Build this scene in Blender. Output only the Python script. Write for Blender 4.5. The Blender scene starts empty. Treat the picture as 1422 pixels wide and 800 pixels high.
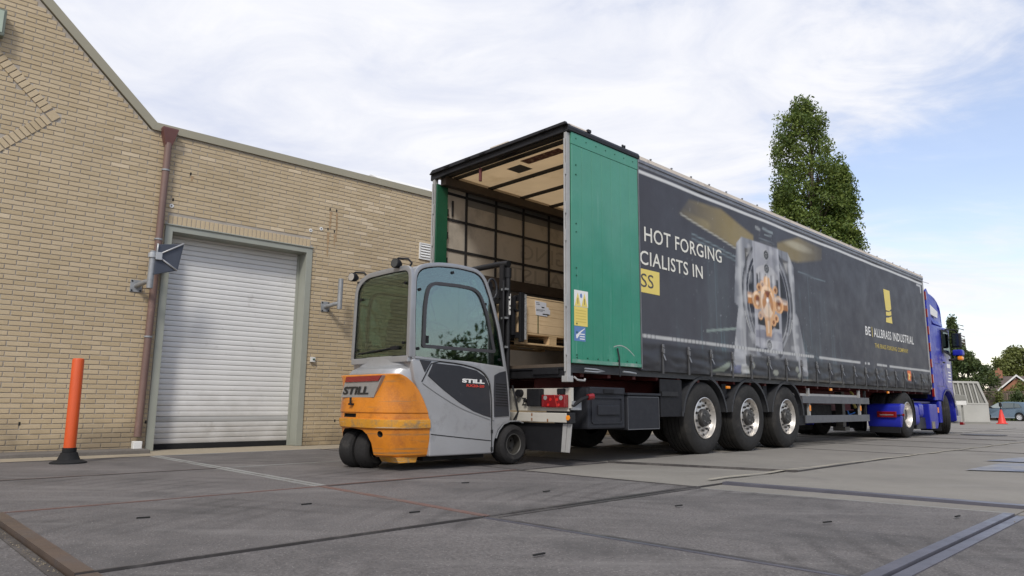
import bpy, bmesh, math, random
import numpy as np
from math import sin, cos, pi, radians, atan2, hypot
from mathutils import Vector, Matrix, noise as mnoise

random.seed(7)
R = random.random
scn = bpy.context.scene
COL = scn.collection

# ------------------------------------------------------------------ camera
F_PX, PITCH, ROLL, CAM_H = 968.04, 0.1637, 0.0091, 0.6902
cam_d = bpy.data.cameras.new('camera'); cam_d.sensor_width = 36; cam_d.lens = 36 * F_PX / 1422
cam_d.clip_start = 0.05; cam_d.clip_end = 3000
cam = bpy.data.objects.new('camera', cam_d); COL.objects.link(cam)
_F = Vector((0, cos(PITCH), sin(PITCH))); _U = Vector((0, -sin(PITCH), cos(PITCH))); _R = Vector((1, 0, 0))
_r2 = _R * cos(ROLL) + _U * sin(ROLL); _u2 = -_R * sin(ROLL) + _U * cos(ROLL)
M = Matrix((_r2, _u2, -_F)).transposed().to_4x4(); M.translation = (0, 0, CAM_H)
cam.matrix_world = M
scn.camera = cam

# ------------------------------------------------------------------ world and sun
SUN_EL, SUN_AZ = radians(44), radians(188)      # azimuth clockwise from +Y: behind the camera
W = bpy.data.worlds.new('World'); scn.world = W; W.use_nodes = True
nt = W.node_tree; nt.nodes.clear()
def wn(t, **k):
    n = nt.nodes.new(t)
    for a, b in k.items(): setattr(n, a, b)
    return n
wout = wn('ShaderNodeOutputWorld'); bg = wn('ShaderNodeBackground'); sky = wn('ShaderNodeTexSky')
sky.sky_type = 'NISHITA'; sky.sun_disc = False; sky.sun_elevation = SUN_EL; sky.sun_rotation = SUN_AZ
sky.air_density = 1.2; sky.dust_density = 0.8; sky.ozone_density = 2.0
tc = wn('ShaderNodeTexCoord'); sep = wn('ShaderNodeSeparateXYZ')
nt.links.new(tc.outputs['Generated'], sep.inputs[0])
def mth(op, a, b=None, clamp=False):
    n = wn('ShaderNodeMath', operation=op); n.use_clamp = clamp
    for i, v in enumerate((a, b)):
        if v is None: continue
        if isinstance(v, (int, float)): n.inputs[i].default_value = v
        else: nt.links.new(v, n.inputs[i])
    return n.outputs[0]
# project the direction on a cloud plane so that clouds flatten towards the horizon
zc = mth('ADD', mth('MAXIMUM', sep.outputs[2], 0.0), 0.16)
comb = wn('ShaderNodeCombineXYZ')
nt.links.new(mth('DIVIDE', sep.outputs[0], zc), comb.inputs[0]); nt.links.new(mth('DIVIDE', sep.outputs[1], zc), comb.inputs[1])
def wnoise(scale, detail, rough, dist, off):
    mp = wn('ShaderNodeMapping'); mp.inputs['Location'].default_value = off
    mp.inputs['Rotation'].default_value = (0, 0, 0.5); mp.inputs['Scale'].default_value = (1.0, 1.55, 1)
    nt.links.new(comb.outputs[0], mp.inputs[0])
    n = wn('ShaderNodeTexNoise'); n.inputs['Scale'].default_value = scale; n.inputs['Detail'].default_value = detail
    n.inputs['Roughness'].default_value = rough; n.inputs['Distortion'].default_value = dist
    nt.links.new(mp.outputs[0], n.inputs['Vector']); return n.outputs['Fac']
n1 = wnoise(0.75, 10, 0.6, 0.5, (3.1, 1.7, 0)); n2 = wnoise(2.3, 8, 0.6, 0.9, (0.4, 5.2, 0))
cov = mth('ADD', mth('MULTIPLY', n1, 0.75), mth('MULTIPLY', n2, 0.25))
# thick veil to the left, thinning towards the right of the view
cov = mth('SUBTRACT', cov, mth('MULTIPLY', sep.outputs[0], 0.27))
mr = wn('ShaderNodeMapRange', interpolation_type='SMOOTHSTEP'); mr.inputs[1].default_value = 0.28; mr.inputs[2].default_value = 0.47
mr.inputs[3].default_value = 0.22; mr.inputs[4].default_value = 1.0
nt.links.new(cov, mr.inputs[0])
tone = wn('ShaderNodeValToRGB')
tone.color_ramp.elements[0].position = 0.38; tone.color_ramp.elements[0].color = (5.9, 6.25, 7.4, 1)
tone.color_ramp.elements[1].position = 0.60; tone.color_ramp.elements[1].color = (7.9, 7.95, 8.3, 1)
nt.links.new(mth('ADD', mth('MULTIPLY', n1, 0.5), mth('MULTIPLY', n2, 0.5)), tone.inputs[0])
mixc = wn('ShaderNodeMix', data_type='RGBA')
nt.links.new(mr.outputs[0], mixc.inputs[0]); nt.links.new(tone.outputs[0], mixc.inputs[7])
blue = wn('ShaderNodeMix', data_type='RGBA', blend_type='MULTIPLY'); blue.inputs[0].default_value = 1
blue.inputs[7].default_value = (1.85, 1.62, 1.62, 1)
nt.links.new(sky.outputs[0], blue.inputs[6]); nt.links.new(blue.outputs[2], mixc.inputs[6])
nt.links.new(mixc.outputs[2], bg.inputs['Color']); bg.inputs['Strength'].default_value = 0.1
nt.links.new(bg.outputs[0], wout.inputs[0])

sun_d = bpy.data.lights.new('sun', 'SUN'); sun_d.energy = 2.0; sun_d.angle = radians(12); sun_d.color = (1.0, 0.955, 0.88)
sun = bpy.data.objects.new('sun', sun_d); COL.objects.link(sun)
sdir = Vector((sin(SUN_AZ) * cos(SUN_EL), cos(SUN_AZ) * cos(SUN_EL), sin(SUN_EL)))
sun.rotation_euler = sdir.to_track_quat('Z', 'Y').to_euler()
scn.view_settings.view_transform = 'Standard'; scn.view_settings.look = 'None'
scn.view_settings.exposure = 0.3; scn.view_settings.gamma = 1.0
scn.cycles.max_bounces = 8; scn.cycles.transparent_max_bounces = 24

# ------------------------------------------------------------------ frames of reference
T = Vector((0.6437, 7.8952, 0)); YA = 0.7716          # trailer, tractor and forklift: u forward, v to the left
AL, WD = 0.73, 10.5822                                # warehouse: s along the wall, face of the wall at y = WD

# ------------------------------------------------------------------ materials
def mat(name, col, rough=0.6, metal=0.0, var=0.12, vscale=3.0, bump=0.0, bscale=60.0, dirt=None, dscale=2.0, dcover=0.5,
        spec=0.5, coat=0.0, streak=None, col2=None, attr=None, fine=0.0):
    m = bpy.data.materials.new(name); m.use_nodes = True
    t = m.node_tree; b = t.nodes['Principled BSDF']
    b.inputs['Roughness'].default_value = rough; b.inputs['Metallic'].default_value = metal
    b.inputs['Specular IOR Level'].default_value = spec; b.inputs['Coat Weight'].default_value = coat
    N = t.nodes.new; L = t.links.new
    geo = N('ShaderNodeNewGeometry'); pos = geo.outputs['Position']
    def noi(scale, detail=6, rough_=0.6, vec=None):
        n = N('ShaderNodeTexNoise'); n.inputs['Scale'].default_value = scale; n.inputs['Detail'].default_value = detail
        n.inputs['Roughness'].default_value = rough_; L(vec or pos, n.inputs['Vector']); return n.outputs['Fac']
    def rng(v, a, b_, c, d):
        n = N('ShaderNodeMapRange'); L(v, n.inputs[0])
        for i, x in enumerate((a, b_, c, d)): n.inputs[i + 1].default_value = x
        return n.outputs[0]
    def mixn(fac, a, b_, bt='MIX'):
        n = N('ShaderNodeMix'); n.data_type = 'RGBA'; n.blend_type = bt
        for i, v in ((0, fac), (6, a), (7, b_)):
            if isinstance(v, (int, float)): n.inputs[i].default_value = v
            elif isinstance(v, tuple): n.inputs[i].default_value = (*v[:3], 1)
            else: L(v, n.inputs[i])
        return n.outputs[2]
    c = tuple(col)
    if attr:
        a = N('ShaderNodeAttribute'); a.attribute_name = attr
        if attr == 'paint': cur = a.outputs['Color']
        else: cur = mixn(a.outputs['Fac'], c, tuple(col2))
    elif col2: cur = mixn(rng(noi(vscale * 0.6, 4), 0.35, 0.65, 0, 1), c, tuple(col2))
    else:
        rgb = N('ShaderNodeRGB'); rgb.outputs[0].default_value = (*c, 1); cur = rgb.outputs[0]
    if var:
        v = rng(noi(vscale), 0.25, 0.75, 1 - var, 1 + var)
        cc = N('ShaderNodeCombineColor')
        for i in range(3): L(v, cc.inputs[i])
        cur = mixn(1.0, cur, cc.outputs[0], 'MULTIPLY')
    if fine:
        v = rng(noi(bscale, 3, 0.7), 0.3, 0.7, 1 - fine, 1 + fine)
        cc = N('ShaderNodeCombineColor')
        for i in range(3): L(v, cc.inputs[i])
        cur = mixn(1.0, cur, cc.outputs[0], 'MULTIPLY')
    if dirt:
        cur = mixn(rng(noi(dscale, 9, 0.72), dcover, dcover + 0.16, 0, 0.85), cur, tuple(dirt))
    if streak:
        mp = N('ShaderNodeMapping'); mp.inputs['Scale'].default_value = streak[1]; L(pos, mp.inputs[0])
        cur = mixn(rng(noi(1.0, 6, 0.65, mp.outputs[0]), streak[2], streak[2] + 0.12, 0, streak[3]), cur, tuple(streak[0]))
    L(cur, b.inputs['Base Color'])
    rr = rng(noi(vscale * 2.3), 0.3, 0.7, max(0.02, rough - 0.08), min(1, rough + 0.1)); L(rr, b.inputs['Roughness'])
    if bump:
        bn = N('ShaderNodeBump'); bn.inputs['Strength'].default_value = bump; bn.inputs['Distance'].default_value = 0.01
        L(noi(bscale, 5, 0.65), bn.inputs['Height']); L(bn.outputs[0], b.inputs['Normal'])
    return m

def glass(name, tint, refl=0.35, rough=0.02, tr=1.0, base=0.0):
    m = bpy.data.materials.new(name); m.use_nodes = True
    t = m.node_tree; t.nodes.clear(); N = t.nodes.new; L = t.links.new
    o = N('ShaderNodeOutputMaterial'); mx = N('ShaderNodeMixShader'); tp = N('ShaderNodeBsdfTransparent'); g = N('ShaderNodeBsdfGlossy')
    tp.inputs[0].default_value = (*[x * tr for x in tint], 1); g.inputs['Roughness'].default_value = rough
    g.inputs['Color'].default_value = (0.86, 0.95, 0.97, 1)
    lw = N('ShaderNodeLayerWeight'); lw.inputs[0].default_value = refl
    ad = N('ShaderNodeMath'); ad.operation = 'MULTIPLY_ADD'; ad.inputs[1].default_value = 0.8; ad.inputs[2].default_value = base; L(lw.outputs['Fresnel'], ad.inputs[0]); L(ad.outputs[0], mx.inputs[0]); L(tp.outputs[0], mx.inputs[1]); L(g.outputs[0], mx.inputs[2]); L(mx.outputs[0], o.inputs[0])
    return m

def translucent(name, col, amount, **k):
    m = mat(name, col, **k); t = m.node_tree; N = t.nodes.new; L = t.links.new
    b = t.nodes['Principled BSDF']; o = t.nodes['Material Output']
    tr = N('ShaderNodeBsdfTranslucent'); src = b.inputs['Base Color'].links[0].from_socket; L(src, tr.inputs['Color'])
    mx = N('ShaderNodeMixShader'); mx.inputs[0].default_value = amount
    L(b.outputs[0], mx.inputs[1]); L(tr.outputs[0], mx.inputs[2]); L(mx.outputs[0], o.inputs[0]); return m

brick_m = mat('yellow_brick', (0.445, 0.348, 0.216), 0.85, var=0.07, vscale=1.3, bump=0.4, bscale=90, attr='tone', col2=(0.585, 0.478, 0.33), fine=0.08,
              dirt=(0.30, 0.23, 0.15), dscale=0.9, dcover=0.66, spec=0.25)
mortar_m = mat('mortar', (0.40, 0.36, 0.31), 0.95, var=0.12, vscale=4, bump=0.5, bscale=120, spec=0.1)
coping_m = mat('coping_metal', (0.30, 0.275, 0.20), 0.5, var=0.06, vscale=1.2)
frame_m = mat('door_frame_paint', (0.30, 0.31, 0.265), 0.5, var=0.07, vscale=2.5, dirt=(0.2, 0.19, 0.15), dscale=5, dcover=0.64)
slat_m = mat('door_slat_white', (0.68, 0.672, 0.655), 0.42, var=0.05, vscale=2, bump=0.55, bscale=6, dirt=(0.42, 0.40, 0.37), dscale=3, dcover=0.6)
slat_grey = mat('door_slat_grey', (0.40, 0.40, 0.39), 0.45, var=0.06, vscale=2)
rubber_m = mat('black_rubber', (0.016, 0.016, 0.017), 0.8, spec=0.25, var=0.2, vscale=6, bump=0.2, bscale=150)
pipe_m = mat('drainpipe_brown', (0.175, 0.108, 0.09), 0.55, var=0.14, vscale=2.5, dirt=(0.28, 0.17, 0.14), dscale=4, dcover=0.56)
galv_m = mat('galvanised_steel', (0.30, 0.31, 0.32), 0.5, metal=0.35, var=0.2, vscale=14, bump=0.1)
white_pl = mat('white_plastic', (0.72, 0.71, 0.68), 0.5, var=0.06)
mirror_back = mat('mirror_back_grey', (0.055, 0.062, 0.08), 0.45, var=0.12, vscale=8)
orange_m = mat('bollard_orange', (0.62, 0.085, 0.012), 0.5, var=0.08, vscale=5, dirt=(0.16, 0.05, 0.03), dscale=14, dcover=0.66, coat=0.15)
dark_roof = mat('dark_roof_metal', (0.075, 0.075, 0.09), 0.5, var=0.06)
asph_near = mat('slab_dark', (0.140, 0.128, 0.123), 0.8, var=0.2, vscale=0.9, bump=1.0, bscale=75, fine=0.42, spec=0.4,
                dirt=(0.085, 0.079, 0.077), dscale=0.8, dcover=0.47, streak=((0.215, 0.20, 0.19), (0.45, 2.4, 1), 0.55, 0.55))
conc_m = mat('slab_light', (0.222, 0.205, 0.180), 0.82, var=0.13, vscale=0.8, bump=0.5, bscale=110, fine=0.12, spec=0.35,
             dirt=(0.18, 0.165, 0.15), dscale=0.9, dcover=0.5, streak=((0.32, 0.30, 0.27), (0.35, 1.8, 1), 0.57, 0.5))
sand_m = mat('sandy_concrete', (0.33, 0.28, 0.205), 0.9, var=0.14, vscale=1.6, bump=0.5, bscale=100, fine=0.12, dirt=(0.2, 0.17, 0.135), dscale=1.6, dcover=0.52)
gravel_m = mat('joint_dirt', (0.06, 0.05, 0.042), 0.95, var=0.35, vscale=14, bump=1.0, bscale=140, fine=0.3)
rust_m = mat('rusty_steel_edge', (0.098, 0.070, 0.054), 0.5, metal=0.2, var=0.2, vscale=3, bump=0.15, bscale=80, dirt=(0.09, 0.075, 0.07), dscale=2.5, dcover=0.5)
bluest_m = mat('blue_steel_edge', (0.115, 0.112, 0.135), 0.4, metal=0.3, var=0.2, vscale=3, bump=0.12, dirt=(0.085, 0.085, 0.10), dscale=2.5, dcover=0.52)
dkedge_m = mat('dark_steel_edge', (0.058, 0.052, 0.050), 0.55, metal=0.2, var=0.25, vscale=3, dirt=(0.17, 0.155, 0.145), dscale=1.4, dcover=0.5)
red_edge = mat('reddish_steel_edge', (0.15, 0.085, 0.07), 0.6, metal=0.1, var=0.2, vscale=2, dirt=(0.14, 0.128, 0.122), dscale=1.6, dcover=0.48)
pale_edge = mat('pale_steel_edge', (0.27, 0.27, 0.26), 0.5, metal=0.2, var=0.15, vscale=2, dirt=(0.16, 0.148, 0.14), dscale=1.8, dcover=0.52)
ground_m = mat('yard_concrete', (0.225, 0.208, 0.183), 0.85, var=0.12, vscale=0.25, bump=0.4, bscale=30, dirt=(0.19, 0.175, 0.155), dscale=0.4, dcover=0.5)
dark_m = mat('dark_opening', (0.012, 0.012, 0.012), 0.9, var=0)
# vehicles
silver_m = mat('silver_paint', (0.36, 0.36, 0.365), 0.38, metal=0.25, var=0.08, vscale=2.5, coat=0.25, dirt=(0.24, 0.235, 0.23), dscale=3.5, dcover=0.56,
               streak=((0.17, 0.165, 0.16), (1.2, 1.2, 22), 0.66, 0.6))
silver2_m = mat('silver_cab_frame', (0.33, 0.335, 0.345), 0.36, metal=0.35, var=0.09, vscale=3, coat=0.3, dirt=(0.2, 0.2, 0.2), dscale=7, dcover=0.60)
char_m = mat('charcoal_paint', (0.026, 0.027, 0.032), 0.48, spec=0.4, var=0.1, vscale=3, coat=0.12, dirt=(0.065, 0.064, 0.066), dscale=9, dcover=0.60)
black_m = mat('black_plastic', (0.013, 0.013, 0.015), 0.6, spec=0.25, var=0.12, vscale=6, dirt=(0.032, 0.03, 0.029), dscale=6, dcover=0.6)
blacks_m = mat('black_steel', (0.018, 0.018, 0.020), 0.45, spec=0.35, metal=0.15, var=0.15, vscale=6, dirt=(0.05, 0.045, 0.04), dscale=10, dcover=0.62)
fork_orange = mat('forklift_orange', (0.60, 0.20, 0.012), 0.42, var=0.16, vscale=3, coat=0.2, bump=0.35, bscale=40,
                  dirt=(0.36, 0.115, 0.02), dscale=3.2, dcover=0.50, streak=((0.20, 0.15, 0.08), (1.5, 1.5, 26), 0.57, 0.85))
worn_yellow = mat('worn_yellow_band', (0.60, 0.27, 0.02), 0.55, var=0.15, vscale=4, bump=0.4, bscale=45, dirt=(0.20, 0.16, 0.10), dscale=8, dcover=0.49,
                  streak=((0.42, 0.40, 0.33), (2, 2, 30), 0.58, 0.8))
red_lens = mat('red_lens', (0.21, 0.010, 0.012), 0.18, var=0.12, vscale=30, coat=0.6)
red_lamp = mat('red_reflector', (0.60, 0.025, 0.02), 0.15, var=0.05, coat=0.8)
clear_lens = mat('clear_lens', (0.62, 0.6, 0.58), 0.12, metal=0.6, var=0.1)
amber_m = mat('amber_lens', (0.85, 0.27, 0.01), 0.3, var=0.05, coat=0.5)
plate_m = mat('brushed_plate', (0.40, 0.40, 0.40), 0.35, metal=0.5, var=0.1, vscale=8)
txt_dark = mat('print_black', (0.02, 0.02, 0.02), 0.5, var=0)
txt_white = mat('print_white', (0.74, 0.73, 0.70), 0.5, var=0.03)
txt_cream = mat('print_cream', (0.70, 0.68, 0.60), 0.55, var=0.03)
txt_red = mat('print_red', (0.60, 0.05, 0.03), 0.5, var=0)
txt_gold = mat('print_gold', (0.55, 0.42, 0.08), 0.55, var=0.03)
yell_m = mat('print_yellow', (0.72, 0.57, 0.14), 0.55, var=0.04)
txt_grey = mat('print_dark_grey', (0.07, 0.065, 0.06), 0.55, var=0)
gho_m = mat('ghost_print', (0.21, 0.19, 0.165), 0.8, var=0.05)
green_m = mat('green_panel_paint', (0.012, 0.205, 0.122), 0.42, var=0.10, vscale=2.5, coat=0.2, bump=0.12, bscale=30,
              dirt=(0.08, 0.30, 0.21), dscale=1.3, dcover=0.56, streak=((0.16, 0.34, 0.27), (9, 9, 0.7), 0.60, 0.5))
def bleach(m, col, z0, z1, amt):
    t = m.node_tree; N = t.nodes.new; L = t.links.new; b = t.nodes['Principled BSDF']
    g = N('ShaderNodeNewGeometry'); sp_ = N('ShaderNodeSeparateXYZ'); L(g.outputs['Position'], sp_.inputs[0])
    nz = N('ShaderNodeTexNoise'); nz.inputs['Scale'].default_value = 2.2; nz.inputs['Detail'].default_value = 8; L(g.outputs['Position'], nz.inputs['Vector'])
    ad = N('ShaderNodeMath'); ad.operation = 'MULTIPLY_ADD'; ad.inputs[1].default_value = 1.3; L(nz.outputs['Fac'], ad.inputs[0]); L(sp_.outputs[2], ad.inputs[2])
    mr_n = N('ShaderNodeMapRange'); mr_n.inputs[1].default_value = z0 + .65; mr_n.inputs[2].default_value = z1 + .65; mr_n.inputs[4].default_value = amt; L(ad.outputs[0], mr_n.inputs[0])
    mx = N('ShaderNodeMix'); mx.data_type = 'RGBA'; L(mr_n.outputs[0], mx.inputs[0]); src = b.inputs['Base Color'].links[0].from_socket; L(src, mx.inputs[6]); mx.inputs[7].default_value = (*col, 1); L(mx.outputs[2], b.inputs['Base Color'])
bleach(green_m, (0.13, 0.33, 0.24), 2.0, 3.1, .42)
bleach(slat_m, (0.36, 0.345, 0.32), .75, .05, .75); bleach(brick_m, (0.22, 0.175, 0.12), .42, .0, .7); bleach(mortar_m, (0.2, 0.17, 0.13), .42, .0, .7)
def marks(m):
    t = m.node_tree; N = t.nodes.new; L = t.links.new; b = t.nodes['Principled BSDF']; g = N('ShaderNodeNewGeometry')
    def mul(fac, lo):
        nonlocal_src = b.inputs['Base Color'].links[0].from_socket; mx = N('ShaderNodeMix'); mx.data_type = 'RGBA'; mx.blend_type = 'MULTIPLY'; L(fac, mx.inputs[0]); L(nonlocal_src, mx.inputs[6]); mx.inputs[7].default_value = (*lo, 1); L(mx.outputs[2], b.inputs['Base Color'])
    for loc, sc, dist in (((-6.0, -3.0, 0), 1.5, 1.2), ((7.0, 12.0, 0), 1.1, .8)):
        mp = N('ShaderNodeMapping'); mp.inputs['Location'].default_value = loc; L(g.outputs['Position'], mp.inputs[0])
        w = N('ShaderNodeTexWave'); w.wave_type = 'RINGS'; w.rings_direction = 'Z'; w.inputs['Scale'].default_value = sc; w.inputs['Distortion'].default_value = dist; w.inputs['Detail'].default_value = 2; L(mp.outputs[0], w.inputs['Vector'])
        r1 = N('ShaderNodeMapRange'); r1.inputs[1].default_value = .62; r1.inputs[2].default_value = .98; L(w.outputs['Fac'], r1.inputs[0])
        n = N('ShaderNodeTexNoise'); n.inputs['Scale'].default_value = .55; n.inputs['Detail'].default_value = 6; L(mp.outputs[0], n.inputs['Vector'])
        r2 = N('ShaderNodeMapRange'); r2.inputs[1].default_value = .48; r2.inputs[2].default_value = .66; r2.inputs[4].default_value = .55; L(n.outputs['Fac'], r2.inputs[0])
        mm = N('ShaderNodeMath'); mm.operation = 'MULTIPLY'; L(r1.outputs[0], mm.inputs[0]); L(r2.outputs[0], mm.inputs[1]); mul(mm.outputs[0], (.5, .49, .49))
    # pale stone chips in the surface
    v = N('ShaderNodeTexVoronoi'); v.inputs['Scale'].default_value = 38; v.inputs['Randomness'].default_value = 1; L(g.outputs['Position'], v.inputs['Vector'])
    r = N('ShaderNodeMapRange'); r.inputs[1].default_value = .17; r.inputs[2].default_value = .10; r.inputs[4].default_value = .6; L(v.outputs['Distance'], r.inputs[0])
    src = b.inputs['Base Color'].links[0].from_socket; mx = N('ShaderNodeMix'); mx.data_type = 'RGBA'; L(r.outputs[0], mx.inputs[0]); L(src, mx.inputs[6]); mx.inputs[7].default_value = (.36, .34, .32, 1); L(mx.outputs[2], b.inputs['Base Color'])
marks(asph_near)
green_dk = mat('green_inner_paint', (0.006, 0.075, 0.036), 0.5, var=0.1)
curt_m = mat('curtain_print', (0.1, 0.1, 0.1), 0.5, var=0.05, vscale=1.1, attr='paint', spec=0.30, bump=0.2, bscale=5, fine=0.03)
curt_in = translucent('curtain_inside', (0.52, 0.47, 0.40), 0.22, rough=0.7, var=0.12, vscale=1.2, dirt=(0.30, 0.27, 0.23), dscale=1.5, dcover=0.52)
strap_m = mat('strap_black', (0.016, 0.016, 0.018), 0.7, var=0.1)
roof_m = translucent('roof_tarpaulin', (0.62, 0.445, 0.25), 0.38, rough=0.7, var=0.12, vscale=1.5, dirt=(0.52, 0.36, 0.19), dscale=2.2, dcover=0.52)
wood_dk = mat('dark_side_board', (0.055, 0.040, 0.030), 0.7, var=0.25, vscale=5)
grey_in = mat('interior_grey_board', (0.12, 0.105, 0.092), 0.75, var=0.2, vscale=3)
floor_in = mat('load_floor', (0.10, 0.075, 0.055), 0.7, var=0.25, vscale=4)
rail_m = mat('roof_rail_beige', (0.56, 0.49, 0.41), 0.6, var=0.12, vscale=2, dirt=(0.2, 0.17, 0.14), dscale=4, dcover=0.56)
alu_m = mat('aluminium_rail', (0.20, 0.20, 0.21), 0.42, metal=0.4, var=0.2, vscale=5)
post_m = mat('grey_post', (0.36, 0.355, 0.345), 0.5, metal=0.1, var=0.15, vscale=5, dirt=(0.22, 0.15, 0.10), dscale=9, dcover=0.6)
cream_m = mat('cream_bumper', (0.50, 0.475, 0.42), 0.5, var=0.1, vscale=3, dirt=(0.25, 0.17, 0.10), dscale=7, dcover=0.62)
redframe = mat('chassis_red', (0.10, 0.014, 0.012), 0.6, var=0.2, vscale=3)
tyre_m = mat('tyre_rubber', (0.024, 0.023, 0.022), 0.78, spec=0.28, var=0.18, vscale=7, bump=0.3, bscale=80, dirt=(0.05, 0.045, 0.04), dscale=3.5, dcover=0.54)
tyre2_m = mat('solid_tyre', (0.020, 0.019, 0.019), 0.8, spec=0.28, var=0.2, vscale=9, bump=0.3, bscale=90, dirt=(0.06, 0.055, 0.05), dscale=6, dcover=0.55)
rim_m = mat('polished_rim', (0.66, 0.63, 0.59), 0.36, metal=0.7, var=0.10, vscale=9, dirt=(0.42, 0.33, 0.25), dscale=5, dcover=0.62)
hub_m = mat('hub_dark', (0.05, 0.048, 0.046), 0.45, metal=0.3, var=0.2, vscale=20)
rimdk_m = mat('forklift_rim', (0.06, 0.056, 0.05), 0.5, metal=0.4, var=0.2, vscale=12)
fender_m = mat('fender_plastic', (0.034, 0.035, 0.039), 0.55, spec=0.35, var=0.12, vscale=5, dirt=(0.08, 0.078, 0.075), dscale=5, dcover=0.56)
box_m = mat('toolbox_plastic', (0.020, 0.021, 0.026), 0.55, spec=0.3, var=0.12, vscale=5, bump=0.1, dirt=(0.04, 0.04, 0.043), dscale=7, dcover=0.58)
guard_m = mat('side_guard_grey', (0.105, 0.108, 0.118), 0.5, metal=0.2, var=0.12, vscale=4)
pine_m = mat('pine_board', (0.72, 0.53, 0.33), 0.65, var=0.14, vscale=2.5, streak=((0.52, 0.33, 0.17), (3, 3, 45), 0.53, 0.6), dirt=(0.36, 0.2, 0.09), dscale=9, dcover=0.66)
pallet_m = mat('pallet_wood', (0.62, 0.44, 0.25), 0.7, var=0.18, vscale=4, streak=((0.32, 0.18, 0.08), (3, 3, 40), 0.55, 0.6))
paper_m = mat('label_paper', (0.68, 0.69, 0.76), 0.6, var=0.03)
blue_m = mat('blue_truck_paint', (0.014, 0.022, 0.33), 0.38, var=0.08, vscale=2, coat=0.12, spec=0.35, dirt=(0.03, 0.04, 0.27), dscale=3, dcover=0.56)
blue_dk = mat('blue_truck_dark_trim', (0.010, 0.014, 0.12), 0.4, var=0.08)  # darker blue for bumper, upper skirt, arch lips and door gaps
green_glass = glass('cab_glass_green', (0.52, 0.66, 0.60), 0.30, base=0.16)
clear_glass = glass('cab_window_glass', (0.8, 0.85, 0.82), 0.3, base=0.1)
rear_glass = glass('cab_rear_glass', (0.86, 0.90, 0.80), 0.2, base=0.03)
truck_glass = glass('truck_glass', (0.25, 0.32, 0.30), 0.35)
carblue = mat('car_paint_blue_grey', (0.12, 0.175, 0.225), 0.28, metal=0.3, var=0.0, coat=0.5)
cone_m = mat('cone_red', (0.68, 0.045, 0.03), 0.5, var=0.06)
gen_m = mat('grey_unit_panel', (0.42, 0.415, 0.385), 0.55, var=0.1, vscale=1.5)
gen_dk = mat('grey_unit_recess', (0.24, 0.238, 0.215), 0.6, var=0.1, vscale=1.5)
tile_m = mat('house_roof_tile', (0.10, 0.075, 0.065), 0.8, var=0.15, vscale=1.5)
redbrick = mat('house_red_brick', (0.30, 0.135, 0.08), 0.85, var=0.15, vscale=2)
gwall_m = mat('garden_wall_brown', (0.115, 0.092, 0.07), 0.9, var=0.2, vscale=1.5, bump=0.5, bscale=8)
gwall2_m = mat('garden_wall_tan', (0.24, 0.185, 0.14), 0.9, var=0.2, vscale=1.5, bump=0.5, bscale=8)
bark_m = mat('bark', (0.09, 0.07, 0.05), 0.9, var=0.2, vscale=4)
def leafmat(name, a, b):
    m = mat(name, a, 0.55, var=0.25, vscale=0.9, attr='tone', col2=b, spec=0.35)
    t = m.node_tree; N = t.nodes.new; L = t.links.new; p = t.nodes['Principled BSDF']
    tr = N('ShaderNodeBsdfTranslucent'); L(p.inputs['Base Color'].links[0].from_socket, tr.inputs[0])
    mx = N('ShaderNodeMixShader'); mx.inputs[0].default_value = 0.25
    L(p.outputs[0], mx.inputs[1]); L(tr.outputs[0], mx.inputs[2]); L(mx.outputs[0], t.nodes['Material Output'].inputs[0]); return m
leaf_m = leafmat('leaf_oak', (0.040, 0.085, 0.016), (0.18, 0.225, 0.045))
leaf2_m = leafmat('leaf_dark', (0.035, 0.06, 0.018), (0.10, 0.13, 0.04))
leaf3_m = leafmat('leaf_olive', (0.08, 0.10, 0.022), (0.20, 0.22, 0.06))

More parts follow.
